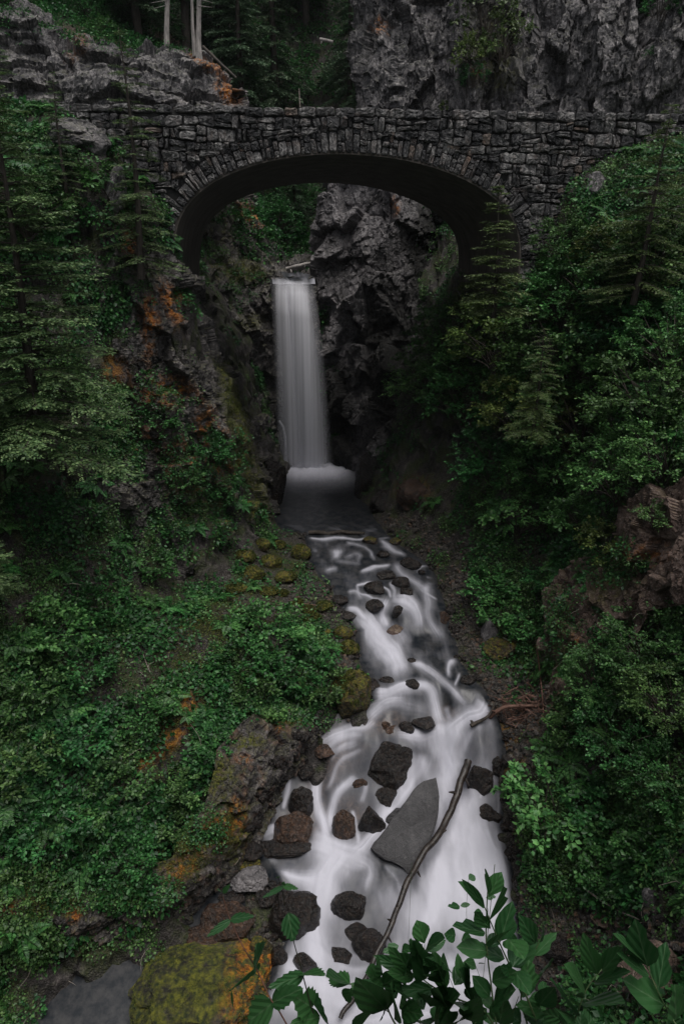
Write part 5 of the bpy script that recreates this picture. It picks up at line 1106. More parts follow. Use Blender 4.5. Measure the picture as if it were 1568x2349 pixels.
a = keep & ~ismoss; pick = fbm(pp*.5, 2, 99) + sr.normal(0, .15, len(pp)) > 0
for nm, m_, src, smin, smax, off in (('ground_herbs', a & pick, herbs, .6, 1.5, .02), ('ground_leaves', a & ~pick, herbs2, .6, 1.5, .02), ('moss_carpet', ismoss & keep, mosst, .8, 1.8, 0)):
    i = np.where(m_)[0]; scatter(nm, pp[i]+nn_[i]*off, eul(nn_[i], sr), sr.uniform(smin, smax, len(i)), src)
    print('scatter', nm, len(i))
pb, nb_ = sample(['bluff_face', 'rock_buttress', 'right_outcrop', 'gorge_wall'], 30, sr)
nb_ = np.where((nb_[:, 1] > 0)[:, None], -nb_, nb_)
k = (np.clip(blobs(pb, [(480, 1180, 90, 80, 0, .6), (330, 1230, 140, 60, 0, .7), (510, 1080, 50, 80, 0, .55), (370, 930, 60, 60, 0, .5), (250, 2050, 150, 30, 0, 1), (60, 2040, 120, 30, 0, .9), (460, 1880, 50, 60, -30, .7), (1400, 1300, 80, 60, 0, .5), (1290, 1420, 50, 90, 0, .5), (560, 650, 70, 40, 0, .3), (700, 1630, 120, 30, 0, 1), (250, 650, 90, 60, 0, .4), (420, 1060, 70, 60, 0, .5)]), 0, 1) > sr.random(len(pb)))
i = np.where(k)[0]; scatter('ledge_herbs', pb[i]+nb_[i]*.03, eul(nb_[i], sr, .35), sr.uniform(.5, 1.1, len(i)), herbs+herbs2); print('ledge', len(i))
k = (np.clip(blobs(pb, [(540, 950, 22, 130, -15, .9), (590, 1150, 25, 90, -10, .9), (560, 620, 60, 30, 0, .9), (480, 1920, 90, 60, -40, .7), (350, 2030, 110, 20, -15, .6)]), 0, 1) > sr.random(len(pb)))
i = np.where(k)[0]; scatter('ledge_moss', pb[i]+nb_[i]*.01, eul(nb_[i], sr, .9), sr.uniform(.6, 1.3, len(i)), mosst)

ferns = [hidden_src('fern', fern_mesh(s_), M['fern']) for s_ in (31, 32, 33)]
pf2, nf2 = sample(['ground'], 1.0, sr, 12, 40, 18); yy_ = pf2[:, 1]; w_ = (1-np.clip(blobs(pf2, BARE), 0, 1))*~((pf2[:, 0] > np.interp(yy_, ey, el)-.4) & (pf2[:, 0] < np.interp(yy_, ey, er)+.4))*(pf2[:, 2] > water_z(yy_)+.3)*np.clip(.3+1.8*fbm(pf2*.6, 2, 17), 0, .9)
i = np.where(sr.random(len(pf2)) < w_)[0]; scatter('ferns', pf2[i]+nf2[i]*.12, eul(nf2[i], sr, .5), sr.uniform(.6, 1.25, len(i)), ferns)
pt2, nt2 = sample(['ground', 'bluff_face', 'rock_buttress'], .8, sr, 12, 40, 18); mb = MB()
yy_ = pt2[:, 1]; ok_ = ~((pt2[:, 0] > np.interp(yy_, ey, el)-.1) & (pt2[:, 0] < np.interp(yy_, ey, er)+.1))
for p_ in pt2[ok_][:700]:
    d_ = unit(sr.normal(size=3)*[1, 1, .5]); l_ = sr.uniform(.25, 1.1); mb.tube(smooth_poly([p_+[0, 0, .1], p_+[0, 0, .2]+d_*l_*.5+sr.normal(0, .08, 3), p_+[0, 0, .15]+d_*l_], 6), np.linspace(sr.uniform(.008, .02), .004, 6), 4)
tag(obj('fallen_twigs', mb.mesh('fallen_twigs'), M['deadwood']), kind='stuff')
# ------------------------------------------------------------ shrubs and trees, each a thing of its own
big = [shrub_meshes(200+s_, 100, 70, .075, (1, 1, .9), .40) for s_ in range(5)]          # drawn for radius ~1.7 m when scaled
small = [shrub_meshes(240+s_, 46, 46, .135, (1, 1, .8), .46) for s_ in range(4)]
def shrub(i, u, v, w, mat, label, kind='big', sq=1.0, cat='shrub', name='shrub', grp=None, push=0.0, rz=None, tilt=(0, 0)):
    """v is the middle of the shrub in the picture; its foot goes down onto the slope below"""
    p, n = hit(u, min(v + w*.18, 2340), push)
    if p is None: return
    s_ = px2m(p, w)/2
    c = p - np.array([0, 0, .35*s_]); src = (big if kind == 'big' else small)[i % (5 if kind == 'big' else 4)]
    return thing_from(src, (M[mat], M['bark']), ('crown', 'stems'), name, c, (s_, s_, s_*sq), i*1.3 if rz is None else rz, tilt, label=label, category=cat, group=grp)
L = [ (1290, 690, 170, 'leaf_bright', 'fresh green shrub between the pier fir and the heart of the right thicket', 'big'), (1400, 580, 150, 'leaf_yel', 'yellow green shrub just left of the tall cedar top', 'big'), (1540, 530, 150, 'leaf', 'shrub at the right edge right under the bridge wall', 'big'),
 (1400, 860, 200, 'leaf_bright', 'bright rounded tree in the middle of the right thicket', 'big'), (1540, 780, 190, 'leaf_bright', 'bright shrub at the right edge below the tall cedar', 'big'), (1060, 850, 150, 'leaf_bright', 'fresh leaved alder top overhanging the gorge left of the olive shrub', 'big'), (1240, 880, 160, 'leaf', 'leafy shrub above the drooping olive cedar foot', 'big'), (1110, 690, 120, 'leaf_yel', 'yellowish shrub at the foot of the small pale fir', 'big'),
 # right hand thicket, from the bridge down
 (1290, 560, 130, 'leaf', 'bushy green shrub growing against the right foot of the arch', 'big'), (1370, 650, 220, 'leaf_deep', 'large dark green shrub between the arch foot and the tall cedar', 'big'), (1500, 600, 230, 'leaf', 'broad shrub with grey green leaves at the right edge below the bridge', 'big'),
 (1215, 690, 120, 'leaf_deep', 'shrub crowding the small fir in front of the pier', 'big'), (1050, 770, 190, 'leaf', 'loose alder shrub overhanging the dark gorge, topmost on its left rim', 'big'), (1150, 780, 220, 'leaf_yel', 'yellowish green shrub in the middle of the right thicket', 'big'), (1300, 790, 240, 'leaf', 'grey green shrub in the heart of the right thicket', 'big'),
 (1450, 760, 230, 'leaf_deep', 'dark shrub under the bright ones at the right edge', 'big'), (990, 880, 170, 'leaf', 'alder shrub reaching furthest left over the gorge', 'big'), (1080, 920, 200, 'leaf_deep', 'dark drooping shrub just right of the leftmost alder', 'big'), (1200, 940, 200, 'leaf_yel', 'olive shrub with hanging twigs in the right thicket', 'big'),
 (1340, 960, 240, 'leaf', 'small leaved shrub right of the olive hanging one', 'big'), (1500, 900, 240, 'leaf', 'pale leaved shrub at the right edge halfway up', 'big'), (1150, 1060, 190, 'leaf_deep', 'deep green shrub at the lower rim of the right thicket', 'big'), (1260, 1060, 190, 'leaf_bright', 'fine leaved shrub above the deep shadow of the right gully', 'big'),
 (1420, 1080, 200, 'leaf_bright', 'bright shrub above the pink outcrop on the right', 'big'), (1530, 1040, 190, 'leaf_bright', 'dense bright green shrub at the right edge above the pink outcrop', 'big'), (1190, 1170, 150, 'leaf_bright', 'round bright green bush hanging beneath the right thicket', 'small'), (1340, 1180, 130, 'leaf', 'light bush on the ledge left of the pink outcrop', 'small'),
 (1250, 1330, 80, 'leaf_deep', 'small deep green bush in the right gully', 'small'), (1390, 1240, 110, 'leaf_yel', 'yellowish bush spilling over the pink outcrop', 'small'), (1500, 1180, 80, 'leaf', 'little bush rooted on top of the pink outcrop', 'small'),
 # right slope below the outcrop
 (1480, 1470, 190, 'leaf', 'broad shrub directly below the pink outcrop', 'big'), (1370, 1560, 150, 'leaf', 'shrub at the edge of the right gully, level with the twig pile', 'big'), (1540, 1600, 190, 'leaf', 'dense shrub at the right edge below the outcrop', 'big'), (1420, 1680, 190, 'leaf_deep', 'leafy shrub in the middle of the lower right slope', 'big'),
 (1540, 1780, 170, 'leaf_deep', 'dark shrub at the right edge of the lower slope', 'big'), (1330, 1650, 120, 'leaf', 'rounded bush overhanging the right shore above the twig pile', 'small'), (1270, 1840, 210, 'leaf_bright', 'bright green broad leaved bush nearest the cascade on the right bank', 'small'), (1390, 1850, 160, 'leaf_deep', 'dark bush right of the bright broad leaved one', 'small'),
 (1500, 1930, 160, 'leaf_deep', 'shaded bush at the right edge near the fallen stick', 'small'), (1290, 1990, 130, 'leaf_deep', 'bush at the dark foot of the right bank', 'small'), (1400, 2000, 140, 'leaf_deep', 'low bush above the thin fallen stick', 'small'), (1230, 1930, 80, 'leaf', 'small bush leaning over the foam on the right bank', 'small'),
 (1125, 1330, 110, 'leaf_bright', 'small herb bush on the right gravel shore, upper one', 'small'), (1170, 1400, 130, 'leaf_bright', 'herb bush in the middle of the right gravel shore', 'small'), (1215, 1445, 100, 'leaf_bright', 'low herb bush beside the gully mouth', 'small'),
 # left
 (60, 470, 190, 'leaf', 'light green shrub at the left edge under the outcrop', 'big'), (250, 420, 120, 'leaf', 'thin shrub in front of the left end of the bridge', 'small'), (400, 400, 70, 'leaf_yel', 'small bright tuft shrub beside the left haunch of the arch', 'small'), (370, 970, 80, 'leaf_deep', 'deep green bush clinging to the orange stained buttress', 'small'),
 (480, 1030, 90, 'leaf_deep', 'small green bush on the right shoulder of the buttress', 'small'), (420, 1090, 80, 'leaf', 'little bush in the middle of the rusty buttress', 'small'), (500, 1120, 70, 'leaf_deep', 'small bush low on the buttress near the pool', 'small'),
 (350, 1300, 110, 'leaf_deep', 'fern like bush at the dark foot of the buttress', 'small'), (230, 1380, 130, 'leaf_deep', 'bush in the shaded hollow under the left wall', 'small'), (100, 1440, 170, 'leaf_bright', 'rounded light bush at the left edge on top of the slope', 'small'), (60, 1560, 150, 'leaf', 'bush at the left edge below the rounded light one', 'small'),
 (200, 1530, 120, 'leaf_deep', 'dark bush in the left hollow', 'small'), (620, 1440, 150, 'leaf_bright', 'bright bush beside the mossy stones on the left bank', 'small'), (540, 1500, 130, 'leaf_deep', 'green bush in the middle of the left bank', 'small'), (680, 1520, 150, 'leaf_deep', 'dense bush above the mossy stream boulder', 'small'), (740, 1570, 110, 'leaf', 'bush touching the mossy stream boulder', 'small'),
 (600, 1590, 130, 'leaf', 'bush draping over the pale rock face by the black log', 'small'), (330, 1620, 120, 'leaf_deep', 'bush in the middle of the lower left slope', 'small'), (160, 1680, 160, 'leaf_deep', 'wide bush on the lower left slope', 'small'), (40, 1740, 150, 'leaf', 'bush at the left edge of the lower slope', 'small'), (260, 1810, 140, 'leaf', 'pale leaved bush low on the left slope', 'small'),
 (420, 1790, 110, 'leaf', 'bush beside the orange mossed streak', 'small'), (120, 1880, 150, 'leaf_deep', 'bush near the lower left edge of the slope', 'small'), (280, 1960, 130, 'leaf_deep', 'fern bush hanging over the undercut bluff', 'small'), (380, 1880, 110, 'leaf', 'bush above the yellow moss of the bluff', 'small'), (60, 2010, 110, 'leaf', 'lowest bush at the left edge', 'small'), (480, 1700, 90, 'leaf_deep', 'small bush right of the orange streaks', 'small')]
for i, (u, v, w, m, lab, k) in enumerate(L): shrub(i, u, v, w, m, lab, k, grp='leafy shrubs on the ravine slopes')
# conifers
def tree_at(mesh, base, mat, label, scale=1, rz=0, tilt=(0, 0), name='fir_tree', cat='tree', grp=None, bark='bark'):
    return thing_from(mesh, (M[mat], M[bark]), ('crown', 'trunk'), name, base, scale, rz, tilt, label=label, category=cat, group=grp)
firA = conifer_meshes(301, 12.0, 3.7, 125, .03, .12, .085, top=.6, upturn=.03, open_=1.1)
firB = conifer_meshes(302, 11.0, 2.2, 84, .05, .22, .06, top=.6, open_=1.1)
firC = conifer_meshes(303, 5.4, 1.5, 90, .05, .15, .07, top=.7, open_=1.9)
cedar = conifer_meshes(304, 9.0, 2.7, 84, .05, .26, .06, top=.6, open_=1.15)
tree_at(firA, P(90, 1050, y=23.6), 'needle', 'big light green hemlock fir with layered drooping boughs filling the left edge', 1, 0.4)
tree_at(firA, P(-60, 1400, y=20.0), 'needle', 'shaded fir at the left edge below the big hemlock', .45, 2.2)
tree_at(firB, P(325, 640, y=30.6), 'needle', 'slender dark fir standing in front of the left end of the bridge', .82, 1.1)
tree_at(firB, P(10, 460, y=27.0), 'needle', 'fir at the upper left edge before the outcrop', .62, 2.0)
tree_at(firB, P(160, 480, y=30.5), 'needle', 'short fir between the upper left fir and the slender one', .45, 4.0)
tree_at(firC, P(1130, 730, y=31.0), 'leaf_cedar', 'small pale green young fir in front of the right pier of the arch', 1, .3)
tree_at(cedar, P(1450, 700, y=28.5), 'leaf_cedar', 'tall yellow green cedar at the right below the bridge parapet', .8, .8, (.05, .1))
tree_at(cedar, P(1220, 1000, y=28.2), 'leaf_cedar', 'drooping olive cedar in the middle of the right thicket', .5, 2.4)
# forest beyond the bridge
forA = conifer_meshes(311, 24, 5.2, 130, .12, .35, .15, .9, top=.7, open_=.9)
forB = conifer_meshes(312, 30, 4.6, 130, .25, .5, .15, .9, top=.8, open_=.9)
def gz_(x, y): return float(ground_z(x, y)[0])
FT = [(560, 63, 'A', .9, 'dark forest fir nearest left of the gap above the bridge'), (640, 70, 'B', .9, 'tall mossy fir left of the gap in the forest'), (505, 72, 'A', 1, 'dark fir behind the end of the left outcrop'), (430, 66, 'B', .9, 'dark fir between the two pale trunks and the gap'), (330, 64, 'A', .9, 'dark fir behind the left outcrop crest'),
      (220, 66, 'A', 1, 'dark fir behind the dirt crest'), (110, 64, 'B', 1, 'dark fir at the upper left corner'), (20, 60, 'A', .9, 'dark fir at the extreme upper left'), (705, 80, 'A', 1, 'hazy fir deep in the gap of the forest'), (770, 84, 'B', 1, 'hazy fir furthest back in the gap'), (795, 70, 'B', .72, 'fir hung with lichen right of the gap'), (835, 62, 'A', .55, 'fir leaning out beside the right cliff'),
      (600, 82, 'A', 1.1, 'far dark fir behind the mossy one'), (380, 80, 'B', 1.1, 'far fir behind the pale trunks'), (260, 82, 'A', 1.2, 'far fir behind the left crest'), (80, 80, 'B', 1.2, 'far fir at the upper left'), (670, 62, 'A', .42, 'young fir in front of the gap behind the parapet'), (745, 60, 'A', .38, 'young fir behind the parapet left of the right cliff')]
for i, (u, y, k, s_, lab) in enumerate(FT):
    x = P(u, 200, y=y)[0]; tree_at(forA if k == 'A' else forB, (x, y, gz_(x, y)-.4), 'needle_far', lab, s_, i*1.7, name='forest_fir', grp='forest firs beyond the bridge')
# two pale bare trunks on the crest
for i, (u0, v0, u1, v1, y, lab) in enumerate([(383, 110, 379, -260, 51, 'pale straight tree trunk on the left crest, left of the pair'), (456, 122, 450, -260, 50.2, 'pale tree trunk with a root flare on the left crest, right of the pair')]):
    a = P(u0, v0, y=y); b = P(u1, v1, y=y+.5); tr = empty('pale_tree', tuple(a), label=lab, category='tree', group='pale trunks on the left crest')
    pts = smooth_poly([a-a+[0, 0, -.4], (b-a)*.1, (b-a)*.5+[.1, 0, 0], b-a], 24); mb = MB(); mb.tube(pts, np.interp(np.linspace(0, 1, 24), [0, .05, .2, 1], [.26, .19, .16, .11]), 10)
    for q in range(16):
        z_ = br.uniform(.25, .98)*pts[-1][2]; az = br.uniform(0, 6.28); d_ = np.array([math.cos(az), math.sin(az), -.25]); o_ = np.array([np.interp(z_, pts[:, 2], pts[:, 0]), 0, z_]); ln = br.uniform(.3, 1.3); mb.tube([o_, o_+d_*ln*.5, o_+d_*ln], [.03, .02, .008], 4)
    if i: mb.tube([np.array([-.25, 0, -.2]), np.array([-.28, 0, 1.4]), np.array([-.2, 0, 3.4]), np.array([-.12, 0, 6])], [.16, .1, .08, .04], 7)
    obj('trunk', mb.mesh('trunk', True), M['bark_grey'], tr)
a = P(688, 248, y=58); mb = MB(); mb.tube([a-a, [0, 0, 1.0], [-.05, 0, 2.2]], [.06, .05, .03], 6); tag(obj('dead_pole', mb.mesh('dead_pole', True), M['deadwood'], None, tuple(a-np.array([0, 0, .9]))), 'thin pale dead pole standing behind the parapet', 'snag')
# shrubs on the crest, on the cliff and in the forest floor
cr = [(245, 75, 70, 'leaf', 'bright little shrub on the dirt crest of the left outcrop'), (190, 30, 90, 'leaf_deep', 'shrub behind the dirt crest at upper left'), (300, 40, 90, 'leaf_deep', 'shrub behind the crest, just left of the pale trunks'), (480, 110, 70, 'leaf', 'light shrub at the foot of the right pale trunk'), (420, 90, 60, 'leaf_deep', 'shrub between the two pale trunks'),
      (360, 60, 80, 'leaf_deep', 'shrub behind the left pale trunk'), (560, 200, 110, 'leaf_deep', 'dark shrub at the end of the left outcrop behind the parapet'), (620, 160, 110, 'leaf_deep', 'dark shrub in the forest left of the gap'), (520, 60, 100, 'leaf_deep', 'shrub in shade right of the pale trunks'), (800, 180, 110, 'needle_far', 'grey green shrub against the left end of the right cliff'), (700, 210, 90, 'leaf_deep', 'shrub in the gap behind the parapet'),
      (640, 520, 110, 'leaf_deep', 'dark shrub seen under the arch above the falls'), (690, 470, 100, 'leaf_deep', 'shrub under the arch left of the grey rock'), (600, 480, 80, 'leaf_deep', 'shrub under the arch on the mossy ledge')]
for i, (u, v, w, m, lab) in enumerate(cr): shrub(i+2, u, v, w, m, lab, 'small' if w < 90 else 'big', grp='shrubs beyond the bridge')
for i, (u, v, w, m, lab) in enumerate([(1110, 40, 130, 'leaf_cedar', 'hanging bush topmost on the right cliff face'), (1150, 100, 110, 'leaf_cedar', 'hanging bush in the middle of the right cliff face'), (1075, 130, 90, 'leaf_yel', 'yellowish hanging bush low on the right cliff face'), (1085, 175, 60, 'leaf_deep', 'small fern bush at the bottom of the cliff greenery'), (1510, 20, 100, 'leaf_deep', 'bush at the upper right corner of the cliff'), (1018, 250, 28, 'leaf_yel', 'tiny yellow plant sprouting behind the parapet'), (1490, 125, 30, 'leaf_deep', 'tiny plant on the right part of the cliff')]):
    p, n = hit(u, v)
    if p is None: continue
    s_ = px2m(p, w)/2; thing_from(small[i % 4], (M[m], M['bark']), ('crown', 'stems'), 'cliff_bush', p+np.array([0, -.15*s_, -.7*s_]), (s_, s_*.7, s_*1.15), i*2.1, (0, 0), label=lab, category='bush', group='bushes on the right cliff')
# hillside floor cover beyond the bridge
pf_, nf_ = sample(['ground'], 3.0, sr, 50, 96, 40); i = np.where(pf_[:, 1] > 53)[0]
far_h = [hidden_src('forest_undergrowth', herb_mesh(s_, 130, .16, .9, .7), M['leaf_deep']) for s_ in (21, 22)]
scatter('forest_undergrowth', pf_[i], np.c_[np.zeros((len(i), 2)), sr.uniform(0, 6.28, len(i))], sr.uniform(.7, 1.6, len(i)), far_h)
po, no_ = sample(['rock_outcrop'], 5, sr, 40, 60, 30); uu_, vv2 = proj(po); i = np.where((no_[:, 2] > .45) & (vv2 < 128))[0]
if len(i): scatter('crest_plants', po[i], np.c_[np.zeros((len(i), 2)), sr.uniform(0, 6.28, len(i))], sr.uniform(.5, 1.3, len(i)), herbs)
# ------------------------------------------------------------ foreground plants on the viewer's ledge, every leaf a part
t = NT('broad_leaf'); oc = t.n('TexCoord'); sx = t.n('SeparateXYZ'); t.l(oc.outputs['Object'], sx.inputs[0]); oi = t.n('ObjectInfo')
ax_ = t.math('ABSOLUTE', sx.outputs[0]); vein = t.ramp(ax_, [(0.0, 1.0), (0.035, 0.0)])
sv = t.n('TexWave'); sv.inputs['Scale'].default_value = 1.7; sv.inputs['Distortion'].default_value = .4
mp = t.n('Mapping'); mp.inputs['Rotation'].default_value = (0, 0, R(35)); av = t.n('CombineXYZ'); t.l(ax_, av.inputs[0]); t.l(sx.outputs[1], av.inputs[1]); t.l(av.outputs[0], mp.inputs[0]); t.l(mp.outputs[0], sv.inputs['Vector'])
lc = t.mix(oi.outputs['Random'], (0.014, 0.062, 0.018), (0.040, 0.125, 0.036)); lc = t.mix(t.math('MULTIPLY', t.ramp(t.noise(t.coord(), 5, 4), [(0.4, 0.0), (0.7, 1.0)]), .4), lc, (0.05, 0.11, 0.045))
lc = t.mix(t.math('MULTIPLY', vein, .6), lc, (0.10, 0.17, 0.085)); lc = t.mix(t.ramp(t.voro(t.coord(), 17), [(0.0, .5), (0.05, 0.0)]), lc, (0.25, 0.27, 0.2))
t.fin(lc, 0.42, t.bump(sv.outputs['Fac'], .25, .03), .4); tr = t.n('BsdfTranslucent'); t.l(lc, tr.inputs[0]); mx = t.n('MixShader'); mx.inputs[0].default_value = .22; t.l(t.b.outputs[0], mx.inputs[1]); t.l(tr.outputs[0], mx.inputs[2]); t.l(mx.outputs[0], t.out.inputs[0])
M['broad'] = t.m
M['stem_g'] = simple('green_stem', (0.05, 0.09, 0.035), (0.12, 0.17, 0.07), 9, .6); M['stem_d'] = simple('dark_stem', (0.015, 0.017, 0.012), (0.05, 0.045, 0.03), 9, .6); M['stem_r'] = simple('reddish_stem', (0.12, 0.05, 0.035), (0.2, 0.10, 0.07), 9, .6)
def leaf_shape(kind, seed):
    r = np.random.default_rng(seed); n = 7 if kind != 'tooth' else 13; y = np.linspace(0, 1, n)
    if kind == 'oval': w = np.sin(np.pi*y**.9)**.75
    elif kind == 'obov': w = np.sin(np.pi*y**1.35)**.8
    else: w = np.sin(np.pi*y**.72)**.8*(1+.10*np.where(np.arange(n) % 2, 1, -1)); 
    w = w/ w.max()*.5; w[0] = .02; w[-1] = .012
    bl = np.ones(n); brr = np.ones(n)
    if seed % 3 == 0: brr[n*2//3] *= .55
    cols = (-1, -.5, 0, .5, 1) if kind != 'tooth' else (-1, 0, 1)
    v = []
    cv = r.uniform(.02, .16); tw = r.uniform(-.25, .25)
    for i in range(n):
        for c in cols:
            k = bl[i] if c < 0 else brr[i]; x = c*w[i]*k; yy = y[i] - (.05*abs(c) if kind == 'tooth' and i % 2 == 0 else 0)
            v.append((x*math.cos(tw*y[i]), yy, .16*abs(x)*1.6 - cv*y[i]**2*1.2 + x*math.sin(tw*y[i]) + .015*math.sin(9*y[i]+c*2)))
    return mesh_np('leaf', v, grid_faces(n, len(cols)), True)
LV = {k: [leaf_shape(k, s_) for s_ in range(6)] for k in ('oval', 'obov', 'tooth')}
for k in LV:
    for m in LV[k]: m.materials.append(M['broad'])
fr = np.random.default_rng(15)
def plant(name, conv, stems, leaves, y0, label, cat, kind='oval', smat='stem_g', sr_=2.6, yj=.04):
    """stems and leaves stand at distance y0 (m) from the viewer, leaning a little towards him"""
    def pt(a, b, dy=0): u, v = conv(a, b); return P(u, v, y=y0+dy)
    base = pt(*stems[0][0]); base = np.array([base[0], y0-.02, -1.86]); o = empty(name, tuple(base), 0, label=label, category=cat)
    for st in stems:
        q = [pt(a, b, fr.normal(0, .006)) for a, b in st]
        if st is stems[0]: q = [base*.5+q[0]*.5 if np.linalg.norm(base-q[0]) > .02 else base] + q
        q = smooth_poly(q, 24); mb = MB(); k = px2m(q[5], sr_*(.5 if len(st) < 4 else 1)); mb.tube(q-base, np.linspace(k, k*.45, 24), 7); obj('stem', mb.mesh('stem', True), M[smat], o)
    for lf in leaves:
        a, b, c, d_, w = lf[:5]; kd = lf[5] if len(lf) > 5 else kind; dy = fr.normal(0, yj); B = pt(a, b, 0); u, v = conv(c, d_); T = P(u, v, y=y0+dy-.02)
        e = T-B; Lh = np.linalg.norm(e); yv = e/Lh; (u0, v0), (u1, v1) = conv(0, 0), conv(1, 0); wm = px2m(B, w*(u1-u0))
        n = -B/np.linalg.norm(B)*.9 + np.array([0, 0, .55]) + fr.normal(0, .30, 3); zv = n - (n @ yv)*yv; zv /= np.linalg.norm(zv); xv = np.cross(yv, zv)
        wm = wm/max(.6, abs(zv @ (-B/np.linalg.norm(B))))*1.08
        m = Matrix.Identity(4)
        for r_ in range(3): m[r_][0] = xv[r_]*wm; m[r_][1] = yv[r_]*Lh*1.03; m[r_][2] = zv[r_]*wm; m[r_][3] = (B-base)[r_]
        l_ = bpy.data.objects.new('leaf', LV[kd][fr.integers(6)]); C.objects.link(l_); l_.parent = o; l_.matrix_local = m
    return o
c1 = lambda a, b: (752.6+a*.28, 1975.7+b*.28); c2 = lambda a, b: (1160.3+a*.26, 2038.4+b*.26); c3 = lambda a, b: (451.6+a*.24, 1975.7+b*.24)
plant('leafy_shrub', c1, [[(1400, 1500), (1355, 1215), (1330, 1000), (1305, 800), (1290, 600), (1296, 400), (1302, 255)], [(1700, 1300), (1600, 1060), (1500, 880), (1410, 690), (1325, 490), (1280, 380)]],
    [(1300, 255, 1290, 65, 62), (1310, 290, 1412, 105, 98, 'obov'), (1280, 380, 1072, 168, 75), (1278, 372, 1105, 158, 45), (1315, 482, 1447, 242, 122), (1305, 480, 1303, 385, 36), (1325, 552, 1203, 420, 78, 'obov'), (1282, 587, 1033, 515, 98), (1408, 650, 1503, 350, 135), (1315, 705, 1512, 536, 100), (1312, 702, 1402, 588, 95),
     (1300, 738, 1063, 700, 100), (1442, 800, 1218, 683, 118), (1338, 985, 1535, 905, 95), (1322, 1112, 1193, 948, 92), (1345, 1180, 1497, 1037, 128), (1472, 640, 1600, 790, 110), (1508, 868, 1590, 640, 120), (1500, 890, 1420, 870, 60), (1520, 900, 1640, 1060, 90), (1600, 1060, 1640, 820, 140), (1400, 1330, 1440, 1130, 110), (1350, 1210, 1260, 1100, 80)],
    1.12, 'tall stemmed foreground shrub with oval leaves rising in front of the white water', 'shrub')
plant('leafy_shrub', c1, [[(1400, 1420), (1265, 1220), (1060, 1130), (860, 1030), (720, 920), (680, 872)], [(800, 960), (785, 800), (788, 680)], [(1160, 1300), (1060, 1120), (990, 950)], [(600, 1420), (500, 1240), (440, 1020), (400, 930)], [(500, 1240), (270, 1070), (165, 990)], [(760, 1420), (740, 1200), (700, 1020)], [(1200, 1200), (1110, 1000), (1080, 880)], [(1200, 1330), (1265, 1220)]],
    [(785, 672, 733, 503, 98, 'obov'), (795, 722, 925, 618, 92), (800, 735, 958, 648, 72), (745, 745, 648, 662, 62), (740, 790, 735, 625, 78), (795, 967, 708, 682, 122), (680, 892, 503, 722, 78), (668, 895, 383, 782, 92), (445, 928, 385, 808, 76), (442, 985, 320, 915, 105), (440, 1015, 605, 935, 85), (450, 1000, 260, 988, 62), (705, 945, 495, 912, 60),
     (845, 1047, 578, 1050, 98), (955, 1055, 862, 745, 112), (965, 1060, 892, 860, 100), (540, 1288, 545, 1008, 128), (478, 1215, 245, 995, 150), (475, 1215, 440, 1275, 90), (390, 1200, 240, 1345, 140), (270, 1070, 188, 1000, 62), (165, 997, 0, 930, 100), (185, 1050, 128, 1148, 62), (235, 1085, 140, 1062, 50), (868, 1290, 1045, 1088, 135), (1032, 1015, 1112, 828, 112),
     (1162, 1145, 1110, 895, 115), (1182, 1155, 1262, 985, 115), (1165, 1000, 1148, 868, 92), (985, 1115, 858, 1070, 80), (640, 1195, 598, 1035, 92), (600, 1215, 765, 1255, 92), (785, 1215, 700, 1075, 95), (905, 955, 795, 915, 70), (862, 785, 790, 835, 70), (1040, 1340, 1150, 1235, 110), (1180, 1340, 1275, 1215, 105), (830, 1345, 750, 1290, 120), (700, 1330, 655, 1210, 90),
     (620, 870, 680, 780, 90), (690, 860, 640, 760, 80), (830, 900, 860, 800, 80), (985, 880, 945, 800, 80), (1080, 960, 1060, 760, 60), (1110, 820, 1200, 870, 60), (640, 990, 520, 880, 80), (960, 1180, 880, 1060, 90), (1260, 1180, 1210, 1060, 100), (900, 1330, 960, 1180, 110), (1000, 1340, 940, 1230, 110), (1120, 1290, 1230, 1160, 100), (740, 1130, 850, 1010, 90), (560, 1120, 470, 1020, 90), (660, 1100, 560, 1040, 90), (1000, 1150, 1110, 1200, 90), (1330, 1340, 1290, 1230, 90), (830, 1190, 780, 1080, 100), (920, 1000, 860, 900, 90), (500, 960, 590, 860, 70)],
    1.22, 'bushy foreground shrub with dark oval leaves in the bottom centre', 'shrub', yj=.07)
plant('leafy_shrub', c2, [[(230, 1400), (180, 1180), (130, 960), (210, 660), (290, 470)], [(60, 1090), (110, 950)]],
    [(62, 692, 250, 425, 165), (142, 962, 225, 655, 140), (248, 782, 417, 642, 105), (248, 592, 437, 393, 95), (290, 476, 355, 307, 62, 'obov'), (256, 485, 133, 258, 92), (110, 480, 15, 440, 60), (350, 1065, 108, 1030, 92), (290, 1025, 417, 892, 98), (345, 950, 322, 815, 60), (250, 1010, 275, 910, 75), (95, 880, 135, 785, 45), (350, 1160, 180, 1130, 110), (490, 1150, 340, 1110, 90), (130, 1180, 40, 1100, 90), (300, 1190, 400, 1100, 90)],
    1.16, 'foreground shrub sprig with broad upright leaves right of the tall stemmed one', 'shrub')
plant('leafy_sprig', c2, [[(560, 1330), (590, 1194), (640, 1060), (692, 915), (795, 762), (870, 690)]],
    [(800, 752, 684, 418, 90), (845, 732, 1007, 528, 85), (775, 836, 1062, 715, 80), (692, 902, 543, 672, 105), (608, 1112, 418, 795, 130), (683, 1012, 1030, 998, 128), (600, 1130, 430, 1100, 90), (640, 960, 665, 920, 40), (650, 1240, 655, 1090, 110), (700, 1240, 765, 1135, 115), (560, 1220, 470, 1150, 90)],
    1.08, 'single foreground sprig with long pointed leaves in front of the dark right bank', 'sprig')
